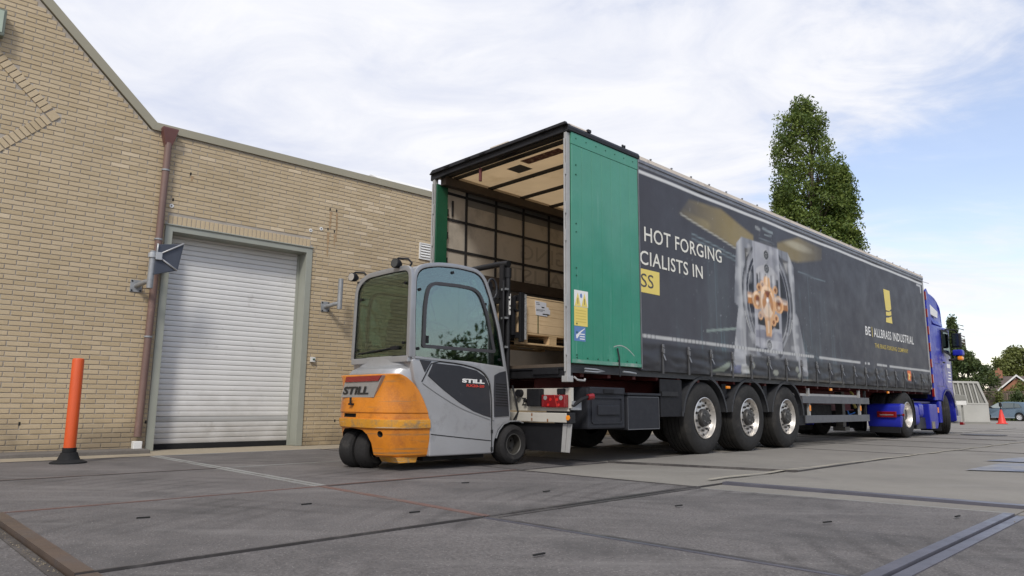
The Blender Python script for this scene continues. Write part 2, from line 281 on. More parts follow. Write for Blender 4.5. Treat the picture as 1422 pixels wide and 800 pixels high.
# ------------------------------------------------------------------ mesh builder
class MB:
    def __init__(s): s.v = []; s.f = []; s.mi = []
    def add(s, vs, fs, mi=0):
        o = len(s.v); s.v += [tuple(p) for p in vs]; s.f += [tuple(i + o for i in f) for f in fs]; s.mi += [mi] * len(fs); return s
    def box(s, x0, x1, y0, y1, z0, z1, mi=0):
        x0, x1 = sorted((x0, x1)); y0, y1 = sorted((y0, y1)); z0, z1 = sorted((z0, z1))
        return s.add([(x0, y0, z0), (x1, y0, z0), (x1, y1, z0), (x0, y1, z0), (x0, y0, z1), (x1, y0, z1), (x1, y1, z1), (x0, y1, z1)],
                     [(0, 3, 2, 1), (4, 5, 6, 7), (0, 1, 5, 4), (1, 2, 6, 5), (2, 3, 7, 6), (3, 0, 4, 7)], mi)
    def prism(s, poly, axis, a, b, mi=0):
        """poly: 2-D outline in the two other axes (in x,y,z order), extruded along axis from a to b"""
        ar = sum(poly[i][0] * poly[(i + 1) % len(poly)][1] - poly[(i + 1) % len(poly)][0] * poly[i][1] for i in range(len(poly)))
        if ar < 0: poly = poly[::-1]
        a, b = sorted((a, b)); n = len(poly)
        def P(p, w): return (w, p[0], p[1]) if axis == 0 else (p[0], w, p[1]) if axis == 1 else (p[0], p[1], w)
        vs = [P(p, a) for p in poly] + [P(p, b) for p in poly]
        lo, hi = tuple(range(n))[::-1], tuple(range(n, 2 * n))
        side = [(i, (i + 1) % n, n + (i + 1) % n, n + i) for i in range(n)]
        fs = [lo, hi] + side
        if axis == 1: fs = [f[::-1] for f in fs]
        return s.add(vs, fs, mi)
    def cyl(s, p0, p1, r0, r1=None, n=16, mi=0, caps=True):
        r1 = r0 if r1 is None else r1
        p0 = Vector(p0); p1 = Vector(p1); d = (p1 - p0).normalized()
        a = d.orthogonal().normalized(); b = d.cross(a)
        vs = [p0 + (a * cos(2 * pi * i / n) + b * sin(2 * pi * i / n)) * r0 for i in range(n)] + \
             [p1 + (a * cos(2 * pi * i / n) + b * sin(2 * pi * i / n)) * r1 for i in range(n)]
        fs = [(i, (i + 1) % n, n + (i + 1) % n, n + i) for i in range(n)]
        if caps: fs += [tuple(range(n))[::-1], tuple(range(n, 2 * n))]
        return s.add(vs, fs, mi)
    def tube(s, pts, r, n=10, mi=0, closed=False):
        pts = [Vector(p) for p in pts]; m = len(pts); rings = []
        up = None
        for i, p in enumerate(pts):
            a = pts[i - 1] if i or closed else p; b = pts[(i + 1) % m] if i < m - 1 or closed else p
            d = (b - a).normalized()
            if up is None: up = d.orthogonal().normalized()
            up = (up - d * up.dot(d)).normalized(); q = d.cross(up)
            rr = r[i] if isinstance(r, (list, tuple)) else r
            rings.append([p + (up * cos(2 * pi * k / n) + q * sin(2 * pi * k / n)) * rr for k in range(n)])
        vs = [v for g in rings for v in g]; fs = []
        for i in range(m if closed else m - 1):
            j = (i + 1) % m
            fs += [(i * n + k, i * n + (k + 1) % n, j * n + (k + 1) % n, j * n + k) for k in range(n)]
        if not closed: fs += [tuple(range(n))[::-1], tuple(range((m - 1) * n, m * n))]
        return s.add(vs, fs, mi)
    def lathe(s, prof, c, axis='y', n=48, mi=0, close=True):
        """prof: list of (r, w) with w along the axis; c centre"""
        vs = []; m = len(prof)
        for k in range(n):
            t = 2 * pi * k / n
            for r, w in prof:
                if axis == 'y': vs.append((c[0] + r * cos(t), c[1] + w, c[2] + r * sin(t)))
                elif axis == 'z': vs.append((c[0] + r * cos(t), c[1] + r * sin(t), c[2] + w))
                else: vs.append((c[0] + w, c[1] + r * cos(t), c[2] + r * sin(t)))
        fs = [(k * m + i, k * m + i + 1, ((k + 1) % n) * m + i + 1, ((k + 1) % n) * m + i) for k in range(n) for i in range(m - 1)]
        return s.add(vs, fs, mi)
    def strip(s, pts, w, axis, a, b, closed=False, mi=0):
        """a flat frame of width w following a 2-D line, extruded along axis"""
        m = len(pts); L_, R_ = [], []
        for i, p in enumerate(pts):
            q0 = pts[i - 1] if (i or closed) else p; q1 = pts[(i + 1) % m] if (i < m - 1 or closed) else p
            d = Vector((q1[0] - q0[0], q1[1] - q0[1])).normalized(); nrm = Vector((-d.y, d.x))
            L_.append((p[0] + nrm.x * w / 2, p[1] + nrm.y * w / 2)); R_.append((p[0] - nrm.x * w / 2, p[1] - nrm.y * w / 2))
        def P(p, w_): return (w_, p[0], p[1]) if axis == 0 else (p[0], w_, p[1]) if axis == 1 else (p[0], p[1], w_)
        vs = []
        for i in range(m): vs += [P(L_[i], a), P(R_[i], a), P(R_[i], b), P(L_[i], b)]
        fs = []
        for i in range(m if closed else m - 1):
            j = (i + 1) % m
            for k in range(4): fs.append((i * 4 + k, i * 4 + (k + 1) % 4, j * 4 + (k + 1) % 4, j * 4 + k))
        if not closed: fs += [(3, 2, 1, 0), tuple((m - 1) * 4 + k for k in range(4))]
        return s.add(vs, fs, mi)

def link_mesh(name, mb, mats, parent=None, piv=(0, 0, 0), bevel=0, smooth=False, auto=None, tone=None, seg=2, recalc=True, weld=0):
    me = bpy.data.meshes.new(name)
    vs = [(p[0] - piv[0], p[1] - piv[1], p[2] - piv[2]) for p in mb.v]
    me.from_pydata(vs, [], mb.f)
    for m in (mats if isinstance(mats, (list, tuple)) else [mats]): me.materials.append(m)
    if any(mb.mi): me.polygons.foreach_set('material_index', mb.mi)
    if bevel or recalc or weld:
        bm = bmesh.new(); bm.from_mesh(me)
        if weld: bmesh.ops.remove_doubles(bm, verts=bm.verts, dist=weld)
        if recalc: bmesh.ops.recalc_face_normals(bm, faces=bm.faces)
        if bevel:
            es = [e for e in bm.edges if len(e.link_faces) == 2 and e.calc_face_angle(0) > 0.5]
            bmesh.ops.bevel(bm, geom=es, offset=bevel, segments=seg, affect='EDGES', profile=0.6, clamp_overlap=True)
        bm.to_mesh(me); bm.free()
    if smooth or auto:
        me.polygons.foreach_set('use_smooth', [True] * len(me.polygons))
        if auto: me.set_sharp_from_angle(angle=radians(auto))
    if tone is not None:
        at = me.attributes.new('tone', 'FLOAT', 'FACE')
        at.data.foreach_set('value', tone if isinstance(tone, (list, np.ndarray)) else [tone] * len(me.polygons))
    o = bpy.data.objects.new(name, me); COL.objects.link(o)
    if parent: o.parent = parent
    return o

def tag(o, label=None, cat=None, group=None, kind=None):
    if label: o['label'] = label
    if cat: o['category'] = cat
    if group: o['group'] = group
    if kind: o['kind'] = kind
    return o

class Thing:
    """an Empty at the thing's base; parts are authored in the coordinates of a frame"""
    def __init__(s, name, label, cat, piv, frame='uv', group=None, kind=None):
        s.piv = Vector(piv); s.e = bpy.data.objects.new(name, None); COL.objects.link(s.e); s.e.empty_display_size = 0.2
        if frame == 'uv': rot, org = YA, T
        elif frame == 'wall': rot, org = AL, Vector((0, 0, 0))
        else: rot, org = 0, Vector((0, 0, 0))
        s.e.location = org + Matrix.Rotation(rot, 3, 'Z') @ s.piv; s.e.rotation_euler = (0, 0, rot)
        tag(s.e, label, cat, group, kind)
    def part(s, name, mb, mats, parent=None, **k):
        return link_mesh(name, mb, mats, parent or s.e, s.piv, **k)

def text_mesh(txt, size, depth=0.0, bold=0.0, xs=1.0, shear=0.0, sp=1.0):
    cu = bpy.data.curves.new('lettering', 'FONT'); cu.body = txt; cu.size = size; cu.extrude = depth; cu.offset = bold; cu.shear = shear
    cu.resolution_u = 3; cu.space_character = sp
    o = bpy.data.objects.new('lettering', cu); COL.objects.link(o)
    dg = bpy.context.evaluated_depsgraph_get(); me = bpy.data.meshes.new_from_object(o.evaluated_get(dg))
    vs = [tuple(v.co) for v in me.vertices]; fs = [tuple(p.vertices) for p in me.polygons]
    bpy.data.objects.remove(o); bpy.data.curves.remove(cu); bpy.data.meshes.remove(me)
    return vs, fs

def put_text(th, name, txt, m, org, width, height, ax, up, parent=None, bold=0.0, shear=0.0, off=0.0):
    """text stretched to width x height with its lower left corner at org, running along ax, up along up"""
    vs, fs = text_mesh(txt, 1.0, 0, bold, shear=shear)
    xs = [v[0] for v in vs]; ys = [v[1] for v in vs]
    x0, x1, y0, y1 = min(xs), max(xs), min(ys), max(ys)
    ax = Vector(ax); up = Vector(up); org = Vector(org)
    nv = [org + ax * ((v[0] - x0) / (x1 - x0) * width) + up * ((v[1] - y0) / (y1 - y0) * height) for v in vs]
    mb = MB(); mb.add(nv, fs); return th.part(name, mb, m, parent, recalc=False)

def boolean_cut(obj, cutter_mb, piv):
    c = link_mesh('cut', cutter_mb, dark_m, None, piv)
    c.matrix_world = obj.matrix_world if obj.parent is None else obj.parent.matrix_world
    bpy.context.view_layer.update(); c.matrix_world = obj.matrix_world
    md = obj.modifiers.new('cut', 'BOOLEAN'); md.operation = 'DIFFERENCE'; md.solver = 'EXACT'; md.object = c
    dg = bpy.context.evaluated_depsgraph_get(); me = bpy.data.meshes.new_from_object(obj.evaluated_get(dg))
    obj.modifiers.clear(); old = obj.data; obj.data = me; bpy.data.meshes.remove(old); bpy.data.objects.remove(c)

def rounded(x0, x1, y0, y1, r, n=5):
    out = []
    for cx, cy, a0 in ((x1 - r, y1 - r, 0), (x0 + r, y1 - r, 90), (x0 + r, y0 + r, 180), (x1 - r, y0 + r, 270)):
        for i in range(n + 1):
            a = radians(a0 + 90 * i / n); out.append((cx + r * cos(a), cy + r * sin(a)))
    return out
def smooth_poly(pts, it=2, closed=True):
    for _ in range(it):
        q = []
        n = len(pts)
        for i in range(n if closed else n - 1):
            a, b = pts[i], pts[(i + 1) % n]
            q += [(a[0] * .75 + b[0] * .25, a[1] * .75 + b[1] * .25), (a[0] * .25 + b[0] * .75, a[1] * .25 + b[1] * .75)]
        if not closed: q = [pts[0]] + q + [pts[-1]]
        pts = q
    return pts
def roundpoly(pts, r, closed=True, n=5):
    out = []; m = len(pts)
    for i, p in enumerate(pts):
        rr = r[i] if isinstance(r, (list, tuple)) else r
        if (not closed and i in (0, m - 1)) or rr <= 0: out.append(tuple(p)); continue
        p = Vector(p); a = Vector(pts[i - 1]) - p; b = Vector(pts[(i + 1) % m]) - p
        d = min(rr, a.length * .48, b.length * .48); A = p + a.normalized() * d; B = p + b.normalized() * d
        for k in range(n + 1):
            t = k / n; q = A * (1 - t) ** 2 + p * 2 * t * (1 - t) + B * t * t; out.append((q.x, q.y))
    return out
def uvw(u, v, z=0): return T + Matrix.Rotation(YA, 3, 'Z') @ Vector((u, v, z))
def wallw(s, y, z=0): return Matrix.Rotation(AL, 3, 'Z') @ Vector((s, y, z))
def gz(D): return 0.0 if D < 38 else -(min(D, 82) - 38) * 0.011

# ================================================================== GROUND
rings = [0, 3, 6, 10, 15, 20, 24, 27, 30, 34, 38, 44, 50, 60, 70, 82, 110, 200, 500, 1500]
gv, gf = [(0, 0, -0.06)], []
NS = 48
for r_ in rings[1:]:
    for k in range(NS):
        a = 2 * pi * k / NS; gv.append((r_ * cos(a), r_ * sin(a), gz(r_) - (0.06 if r_ < 27 else 0.008)))
for k in range(NS): gf.append((0, 1 + k, 1 + (k + 1) % NS))
for i in range(len(rings) - 2):
    for k in range(NS):
        a = 1 + i * NS; b = a + NS; gf.append((a + k, b + k, b + (k + 1) % NS, a + (k + 1) % NS))
mb = MB(); mb.add(gv, gf)
tag(link_mesh('ground', mb, ground_m, recalc=False), kind='structure')

yard = Thing('yard_paving', None, None, (0, 0, 0), 'uv', kind='structure')
yard.e.location.z = 0
U1 = [-14.0, -11.7, -9.55, -7.35, -5.17, -2.95, -0.66]
V1 = [-8.3, -6.2, -4.1, -1.9, 0.13, 2.2, 4.25]
corner = {(-0.66, -1.9): (-0.53, -1.9), (-0.66, -4.1): (-0.16, -4.1), (-0.66, -6.2): (0.28, -6.2), (-0.66, -8.3): (0.7, -8.3),
          (-2.95, -4.1): (-2.83, -4.1), (-2.95, -6.2): (-2.72, -6.2), (-2.95, -8.3): (-2.6, -8.3)}
def slab(poly, z, m, edges=(), wob=True, th=0.14, name='concrete_slab', gap=0.006):
    c = Vector((sum(p[0] for p in poly) / 4, sum(p[1] for p in poly) / 4))
    q = []
    for p in poly:
        d = Vector((math.copysign(gap, c.x - p[0]), math.copysign(gap, c.y - p[1]))); q.append((p[0] + d.x, p[1] + d.y))
    mb = MB(); mb.prism(q, 2, z - th, z)
    if wob:
        tilt = [(R() - .5) * 0.006 for _ in range(4)]
    o = yard.part(name, mb, m, bevel=0.004, seg=1)
    # steel edging: strips set 2 mm proud along the sides named in edges: (side, width, material)
    for side, w, em in edges:
        a, b = q[side], q[(side + 1) % 4]; d = Vector((b[0] - a[0], b[1] - a[1])).normalized(); nrm = Vector((-d.y, d.x))
        ar = sum(q[i][0] * q[(i + 1) % 4][1] - q[(i + 1) % 4][0] * q[i][1] for i in range(4))
        if ar < 0: nrm = -nrm
        e0 = (a[0] - nrm.x * .001, a[1] - nrm.y * .001); e1 = (b[0] - nrm.x * .001, b[1] - nrm.y * .001)
        em_ = MB(); em_.prism([e0, e1, (e1[0] + nrm.x * w, e1[1] + nrm.y * w), (e0[0] + nrm.x * w, e0[1] + nrm.y * w)], 2, z - 0.06, z + 0.003 + 0.001 * side)
        yard.part('steel_edge', em_, em, parent=o)
    return o
def cn(u, v): return corner.get((u, v), (u, v))
for i in range(len(U1) - 1):
    for j in range(len(V1) - 1):
        u0, u1, v0, v1 = U1[i], U1[i + 1], V1[j], V1[j + 1]
        poly = [cn(u0, v0), cn(u1, v0), cn(u1, v1), cn(u0, v1)]     # sides: 0 low v, 1 high u, 2 high v, 3 low u
        z = (R() - 0.5) * 0.006
        ed = [(0, .018, dkedge_m), (1, .018, dkedge_m), (2, .018, red_edge), (3, .018, dkedge_m)]
        m = asph_near
        if (u0, v0) == (-5.17, -1.9): z = 0.0; ed = [(0, .016, dkedge_m), (1, .02, red_edge), (2, .018, red_edge), (3, .07, rust_m)]
        elif v0 == -4.1 and u0 == -5.17: z = -0.007; ed = [(1, .03, bluest_m), (3, .08, rust_m), (0, .02, dkedge_m)]
        elif v0 == -4.1 and u0 == -2.95: z = -0.010; ed = [(0, .06, bluest_m), (3, .03, dkedge_m), (2, .045, dkedge_m), (1, .012, pale_edge)]
        elif v0 == -6.2 and u0 == -2.95: z = -0.024; ed = [(2, .06, bluest_m), (3, .04, bluest_m)]
        elif v0 == -6.2 and u0 == -5.17: z = -0.03; ed = [(1, .04, bluest_m), (2, .03, dkedge_m)]
        elif u0 == -7.35: z = -0.024; ed = [(1, .05, dkedge_m), (0, .02, dkedge_m), (2, .02, dkedge_m)]
        elif (u0, v0) == (-2.95, -1.9): z = -0.004; ed = [(0, .04, dkedge_m), (1, .014, dkedge_m), (3, .035, red_edge), (2, .014, dkedge_m)]
        elif u0 == -2.95 and v0 >= .13: ed = [(3, .05, pale_edge), (0, .02, red_edge), (2, .03, pale_edge), (1, .018, dkedge_m)]
        elif u0 == -5.17 and v0 >= .13: ed = [(1, .04, pale_edge), (0, .02, red_edge), (2, .02, dkedge_m)]
        if u0 == -2.95 and v0 == 2.2: m = asph_near
        slab(poly, z, m, ed)
# lighter concrete beyond
U2 = [-0.66, 1.2, 3.4, 5.6, 7.8, 10.0, 12.2, 14.4, 16.6, 18.8, 21.0, 23.2]
V2 = [-1.9, 0.13, 2.2, 4.25]
corner2 = {(-0.66, -1.9): (-0.53, -1.9), (1.2, -1.9): (1.5, -1.9), (1.2, .13): (0.85, .13), (1.2, 2.2): (0.85, 2.2), (1.2, 4.25): (.85, 4.25)}
for i in range(len(U2) - 1):
    for j in range(len(V2) - 1):
        u0, u1, v0, v1 = U2[i], U2[i + 1], V2[j], V2[j + 1]
        g2 = lambda a, b: corner2.get((a, b), (a, b))
        poly = [g2(u0, v0), g2(u1, v0), g2(u1, v1), g2(u0, v1)]
        z = (R() - 0.5) * 0.006 - 0.003 + (0.012 if i == 1 and j == 0 else 0)
        slab(poly, z, conc_m if i or j == 0 else asph_near, [(0, .012, dkedge_m), (2, .015, dkedge_m), (3, .02, dkedge_m)])
strip_q = [(-0.53, -1.9), (-0.16, -4.1), (0.28, -6.2), (0.7, -8.3)]
far_q = [(-0.10, -1.9), (0.18, -4.1), (0.62, -6.2), (1.05, -8.3)]
for k in range(3):
    slab([strip_q[k + 1], far_q[k + 1], far_q[k], strip_q[k]], -0.014, conc_m, [], name='joint_strip_slab')
for k, (u1, u0) in enumerate(((7.2, None), (14.0, 7.2), (23.2, 14.0))):
    for j in range(3):
        a = far_q[j + 1] if u0 is None else (u0, strip_q[j + 1][1]); b = far_q[j] if u0 is None else (u0, strip_q[j][1])
        slab([a, (u1, strip_q[j + 1][1]), (u1, strip_q[j][1]), b], 0.002 + 0.0007 * j, conc_m, [(3, .10, bluest_m)] if u0 is None else [(3, .015, dkedge_m)])
# sandy strip along the wall, and the raised dark kerb at its foot
for k, (a, b) in enumerate(((-14, -9), (-9, -4.0), (-4.0, -2.95), (-2.95, -0.66), (-0.66, 5), (5, 12), (12, 18))):
    slab([(a, 4.25), (b, 4.25), (b, 9.8), (a, 9.8)], -0.004, sand_m if k not in (2,) else sand_m, [], name='wall_strip_slab')
# tar sealed and pale joints across the light concrete
mb = MB()
pts = [(0.0 + k * 0.35, -1.72 - 0.012 * k + 0.02 * sin(k * 1.7)) for k in range(58)]
for k in range(57):
    (a, b), (c, d) = pts[k], pts[k + 1]
    w = 0.022 + 0.008 * sin(k * 2.3)
    mb.add([(a, b - w, .0125), (c, d - w, .0125), (c, d + w, .0125), (a, b + w, .0125)], [(0, 1, 2, 3)])
seam_m = mat('pale_joint_filler', (0.33, 0.30, 0.24), 0.9, var=0.2, vscale=5, bump=0.4)
yard.part('joint_filler', mb, seam_m, recalc=False)
for u, v in ((-1.66, -2.45), (-1.57, -3.42), (-0.7, -3.89), (-3.52, -2.89), (-1.78, -1.32), (-1.88, -0.45), (-3.54, -0.74), (-4.53, -0.63), (-3.2, -1.5)):
    q = MB(); a = R() * .5 - .25; d = Vector((cos(a), sin(a))) * 0.036; n_ = Vector((-d.y, d.x)) * 0.18
    q.prism([(u - d.x - n_.x * .6, v - d.y - n_.y * .6), (u + d.x - n_.x, v + d.y - n_.y), (u + d.x + n_.x * .7, v + d.y + n_.y * .7), (u - d.x + n_.x, v - d.y + n_.y)], 2, 0.001, 0.0085)
    yard.part('lifting_slot', q, dark_m)
patch_m = mat('faded_blue_marking', (0.135, 0.145, 0.19), 0.5, var=0.3, vscale=3, dirt=(0.25, 0.232, 0.205), dscale=1.6, dcover=0.43)
mb = MB(); mb.add([(3.1, -3.05, .012), (3.6, -3.9, .012), (5.2, -4.2, .012), (4.7, -3.1, .012)], [(0, 1, 2, 3)])
mb.add([(4.9, -2.85, .012), (5.0, -3.3, .012), (7.4, -3.9, .012), (7.0, -3.2, .012)], [(0, 1, 2, 3)])
yard.part('blue_ground_marking', mb, patch_m, recalc=False)
mb = MB(); mb.cyl((15.2, -0.65, 0.004), (15.2, -0.65, 0.012), 0.5, n=20); yard.part('dark_manhole_cover', mb, dkedge_m)
# a fallen leaf and grit along the open joints
mb = MB()
for k in range(260):
    if k < 150: u = -5.17 - .03 + (R() - .5) * .03; v = -1.95 + R() * 2.2
    elif k < 200: u = -0.55 + (R()) * .5; v = -1.9 - R() * 2.6
    else: u = 0.9 + R() * .6; v = -0.4 - R() * 1.0
    r_ = 0.002 + R() * .004; z = -0.024 + R() * .006
    mb.add([(u - r_, v, z), (u, v - r_, z), (u + r_, v, z), (u, v + r_, z), (u, v, z + r_)], [(0, 1, 4), (1, 2, 4), (2, 3, 4), (3, 0, 4)])
tag(yard.part('joint_grit', mb, mat('grit', (.17, .14, .10), .9, var=.4, vscale=60), recalc=False), kind='stuff')

# ================================================================== WAREHOUSE
wh = Thing('brick_warehouse', 'yellow brick warehouse with a sloping gable and a grey framed roller door', 'building', (0, WD, 0), 'wall')
S0, S1, HP = -5.0, 12.6, 4.53
DX0, DX1, DH = 2.78, 5.04, 3.19
RIDGE = (-2.0, 4.55 + 0.942 * 4.47)
def roofline(s): # underside of the coping
    if s >= 2.47: return HP
    if s >= RIDGE[0]: return HP + 0.942 * (2.47 - s)
    return RIDGE[1] - 0.942 * (RIDGE[0] - s)
mb = MB(); yb = WD + 0.005
mb.prism([(S0, -.1), (DX0, -.1), (DX0, HP), (2.47, HP), (RIDGE[0], RIDGE[1]), (S0, roofline(S0))], 1, yb, yb + .3)
mb.prism([(DX0, DH), (DX1, DH), (DX1, HP), (DX0, HP)], 1, yb, yb + .3)
mb.prism([(DX1, -.1), (S1, -.1), (S1, HP), (DX1, HP)], 1, yb, yb + .3)
mb.box(S1 - .3, S1, yb + .301, yb + 14, -.1, HP)
mb.box(S0, S0 + .3, yb + .301, yb + 14, -.1, roofline(S0) - .2)
wh.part('mortar_wall', mb, mortar_m)
mb = MB()
mb.prism([(2.5, 4.4), (RIDGE[0], RIDGE[1] - .1), (S0, roofline(S0) - .12), (S0, roofline(S0) - .25), (RIDGE[0], RIDGE[1] - .25), (2.4, 4.3)], 1, yb + .302, yb + 14)
mb.box(2.52, S1 - .01, yb + .302, yb + 13.9, 4.3, 4.4)
wh.part('roof', mb, dark_roof)
# bricks
BL, BH, BJ = 0.2185, 0.0525, 0.0115
def brick_mb(l, h, dep=0.03):
    m_ = MB(); c = 0.003
    m_.add([(0, 0.0, 0), (l, 0.0, 0), (l, 0.0, h), (0, 0.0, h), (-.0, dep, 0), (l, dep, 0), (l, dep, h), (0, dep, h),
            (c, -c, c), (l - c, -c, c), (l - c, -c, h - c), (c, -c, h - c)],
           [(8, 9, 10, 11), (0, 1, 9, 8), (1, 2, 10, 9), (2, 3, 11, 10), (3, 0, 8, 11), (0, 4, 5, 1), (2, 6, 7, 3), (1, 5, 6, 2), (3, 7, 4, 0)])
    return m_
ZO = -0.0025
# diamond ornament: two bands of soldier bricks meeting at a tip
TIP = (1.36, 4.39); SL_UP = -0.94; SL_DN = 1.05; HB = 0.066
def band_dist(s, z):
    """signed distances of a point from the two bands' centre lines (only left of the tip)"""
    a = ((z - TIP[1]) - SL_UP * (s - TIP[0] + .07)) / math.sqrt(1 + SL_UP ** 2)
    b = ((z - TIP[1]) - SL_DN * (s - TIP[0] + .07)) / math.sqrt(1 + SL_DN ** 2)
    return a, b
LEFT_END = -0.55
def in_band(s, z):
    if s > TIP[0] + .02 or s < LEFT_END - .2: return False
    a, b = band_dist(s, z)
    return (abs(a) < HB + .004 and z > TIP[1] - .05) or (abs(b) < HB + .004 and z < TIP[1] + .05)
singles = []; sm = MB(); st = []
rows = int((RIDGE[1]) / 0.0635)
for k in range(rows):
    z0 = ZO + k * 0.0635 + .006; z1 = z0 + BH; zm = (z0 + z1) / 2
    off = (k % 2) * 0.115 + (k * 0.37 % 1) * 0.012
    s = S0 + off - .23
    while s < S1:
        jl = (R() - .5) * .006
        a, b = s, s + BL + jl; s += 0.230
        a = max(a, S0); b = min(b, S1)
        # clip by the roofline (top of the brick)
        if z1 > HP - .004:
            lim = 2.47 - (z1 - HP + .01) / 0.942
            b = min(b, lim)
            lim2 = RIDGE[0] - (RIDGE[1] - z1) / 0.942
            a = max(a, lim2)
        segs = [(a, b)]
        if z0 < DH - .01: segs = [(x, y) for (p, q) in segs for (x, y) in ((p, min(q, DX0 - .008)), (max(p, DX1 + .008), q))]
        elif z0 < 3.335: segs = [(x, y) for (p, q) in segs for (x, y) in ((p, min(q, DX0 + .02)), (max(p, DX1 - .035), q))]
        out = []
        for p, q in segs:
            if q - p < .03: continue
            if (q > LEFT_END - .3 and p < TIP[0] + .05) and (3.0 < zm < 6.6):
                n_ = max(2, int((q - p) / .01)); xs = [p + (q - p) * i / n_ for i in range(n_ + 1)]; cur = None
                for x in xs + [None]:
                    ok = x is not None and not in_band(x, zm)
                    if ok and cur is None: cur = x
                    if not ok and cur is not None:
                        last = q if x is None else x - .01
                        if last - cur > .03: out.append((cur, last))
                        cur = None
            else: out.append((p, q))
        for p, q in out:
            full = abs((q - p) - (BL + jl)) < 1e-6
            dep = WD + (R() - .5) * .003
            tn = min(1, max(0, R() * .8 + .1 + (0.12 * mnoise.noise(Vector((p * .7, zm * .9, 0))))))
            tn *= .55
            if (R() < .012 and zm > 2.4) or (5.3 < (p + q) / 2 < 6.5 and 3.2 < zm < 4.4 and R() < .16): tn = 1.0
            if zm < .2: tn *= .45
            elif zm < .5: tn *= .75
            pw = wallw((p + q) / 2, WD, zm) - Vector((0, 0, CAM_H)); dz = pw.dot(_F)
            px = 711 + F_PX * pw.dot(_r2) / dz; py = 400 - F_PX * pw.dot(_u2) / dz
            if full and 4 < px < 1400 and 2 < py < 798: singles.append((pw.length, p, q, z0, dep, tn))
            else:
                m_ = brick_mb(q - p, BH); sm.add([(x + p, y + dep, z + z0) for x, y, z in m_.v], m_.f); st += [tn] * len(m_.f)
singles.sort(); NB = 225
for (_, p, q, z0, dep, tn) in singles[NB:]:
    m_ = brick_mb(q - p, BH); sm.add([(x + p, y + dep, z + z0) for x, y, z in m_.v], m_.f); st += [tn] * len(m_.f)
proto = []
for t_ in range(14):
    o = link_mesh('brick', brick_mb(BL, BH), brick_m, wh.e, recalc=False, tone=t_ / 13.0); proto.append(o)
for i, (_, p, q, z0, dep, tn) in enumerate(singles[:NB]):
    t_ = min(13, int(tn * 14)); o = proto[t_]
    if o.get('u'): o = o.copy(); COL.objects.link(o)
    else: o['u'] = 1
    o.location = (p, dep - WD, z0)
for o in proto:
    if o.get('u'): pass
    else: bpy.data.objects.remove(o)
for o in wh.e.children:
    if 'u' in o: del o['u']
# soldier course over the door
sold = link_mesh('brick', brick_mb(0.0535, 0.128), brick_m, None, recalc=False, tone=.4)
k = 0; s = DX0 + .035; first = True
while s < DX1 - .09:
    o = sold if first else sold.copy()
    if not first: COL.objects.link(o)
    if R() < .35: o.data = o.data if not first else o.data
    o.parent = wh.e; o.location = (s, (R() - .5) * .003, DH + .006); first = False; s += 0.0645
# the ornament's bricks
def band_bricks(sl, sgn, count):
    ang = math.atan(sl) + pi       # running away to the left from the tip
    d = Vector((cos(ang), sin(ang))); nrm = Vector((-d.y, d.x))
    base = Vector((TIP[0] - .07, TIP[1]))
    m_ = brick_mb(0.0615, 0.128, .03)
    meshes = []
    for t_ in (.2, .35, .5):
        q_ = MB(); q_.add([(d.x * x + nrm.x * (z - .064), y, d.y * x + nrm.y * (z - .064)) for x, y, z in m_.v], m_.f)
        meshes.append((q_, t_))
    ob = [link_mesh('brick', q_, brick_m, wh.e, recalc=True, tone=t_) for q_, t_ in meshes]; used = [0, 0, 0]
    for i in range(count):
        c = base + d * (0.085 + i * 0.0735); j = random.randrange(3); o = ob[j]
        if used[j]: o = o.copy(); COL.objects.link(o)
        used[j] = 1; o.location = (c.x, -0.010 if sgn < 0 else -0.012, c.y)
    for j in range(3):
        if not used[j]: bpy.data.objects.remove(ob[j])
band_bricks(SL_UP, 1, 20); band_bricks(SL_DN, -1, 19)
mb = MB(); c0 = Vector((TIP[0] - .085, TIP[1])); mb.prism([(c0.x + .095, c0.y - .0), (c0.x + .01, c0.y + .082), (c0.x - .075, c0.y), (c0.x + .01, c0.y - .085)], 1, WD - .012, WD + .03)
wh.part('brick', mb, brick_m, bevel=.004, tone=.35)
tag(wh.part('brickwork_beyond', sm, brick_m, recalc=False, tone=st), kind='stuff')
# weep holes, rusty drill holes and pale disks
mb = MB()
for s, z in ((1.33, .385), (2.76, .39), (.7, .39), (5.6, .38), (2.85, 3.56), (5.32, 3.9), (5.44, 3.9), (5.33, 3.75), (5.45, 3.74), (5.3, 3.55), (5.42, 3.53), (3.06, 4.0), (2.75, 3.47)):
    mb.box(s - .011, s + .011, WD - .0045, WD + .005, z - .022, z + .022)
wh.part('drill_hole', mb, dark_m)
stain_m = mat('rust_stain', (0.36, 0.245, 0.14), 0.9, var=0.3, vscale=20)
q = MB()
for s_, z_, h_, w_ in ((5.335, 3.86, .20, .05), (5.45, 3.86, .30, .035), (5.33, 3.68, .12, .06), (5.46, 3.70, .34, .03), (5.31, 3.50, .42, .045), (5.43, 3.48, .22, .04), (3.08, 3.97, .08, .05)):
    n_ = 8; pts = []
    for k_ in range(n_): t_ = k_ / (n_ - 1); pts.append((s_ - w_ * (.5 - .35 * t_) * (.6 + .8 * R()), z_ - h_ * t_))
    for k_ in range(n_ - 1, -1, -1): t_ = k_ / (n_ - 1); pts.append((s_ + w_ * (.5 - .35 * t_) * (.6 + .8 * R()), z_ - h_ * t_))
    q.add([(a, WD - .0058, b) for a, b in pts], [tuple(range(len(pts)))])
tag(wh.part('rust_streaks', q, stain_m, recalc=False), kind='stuff')
white_st = mat('lime_bloom', (0.62, 0.55, 0.46), 0.9, var=0.2, vscale=20)
mb = MB()
for s, z in ((2.835, 3.465), (4.99, 3.476), (5.175, 3.535)): mb.cyl((s, WD - .012, z), (s, WD + .002, z), .03, n=16)
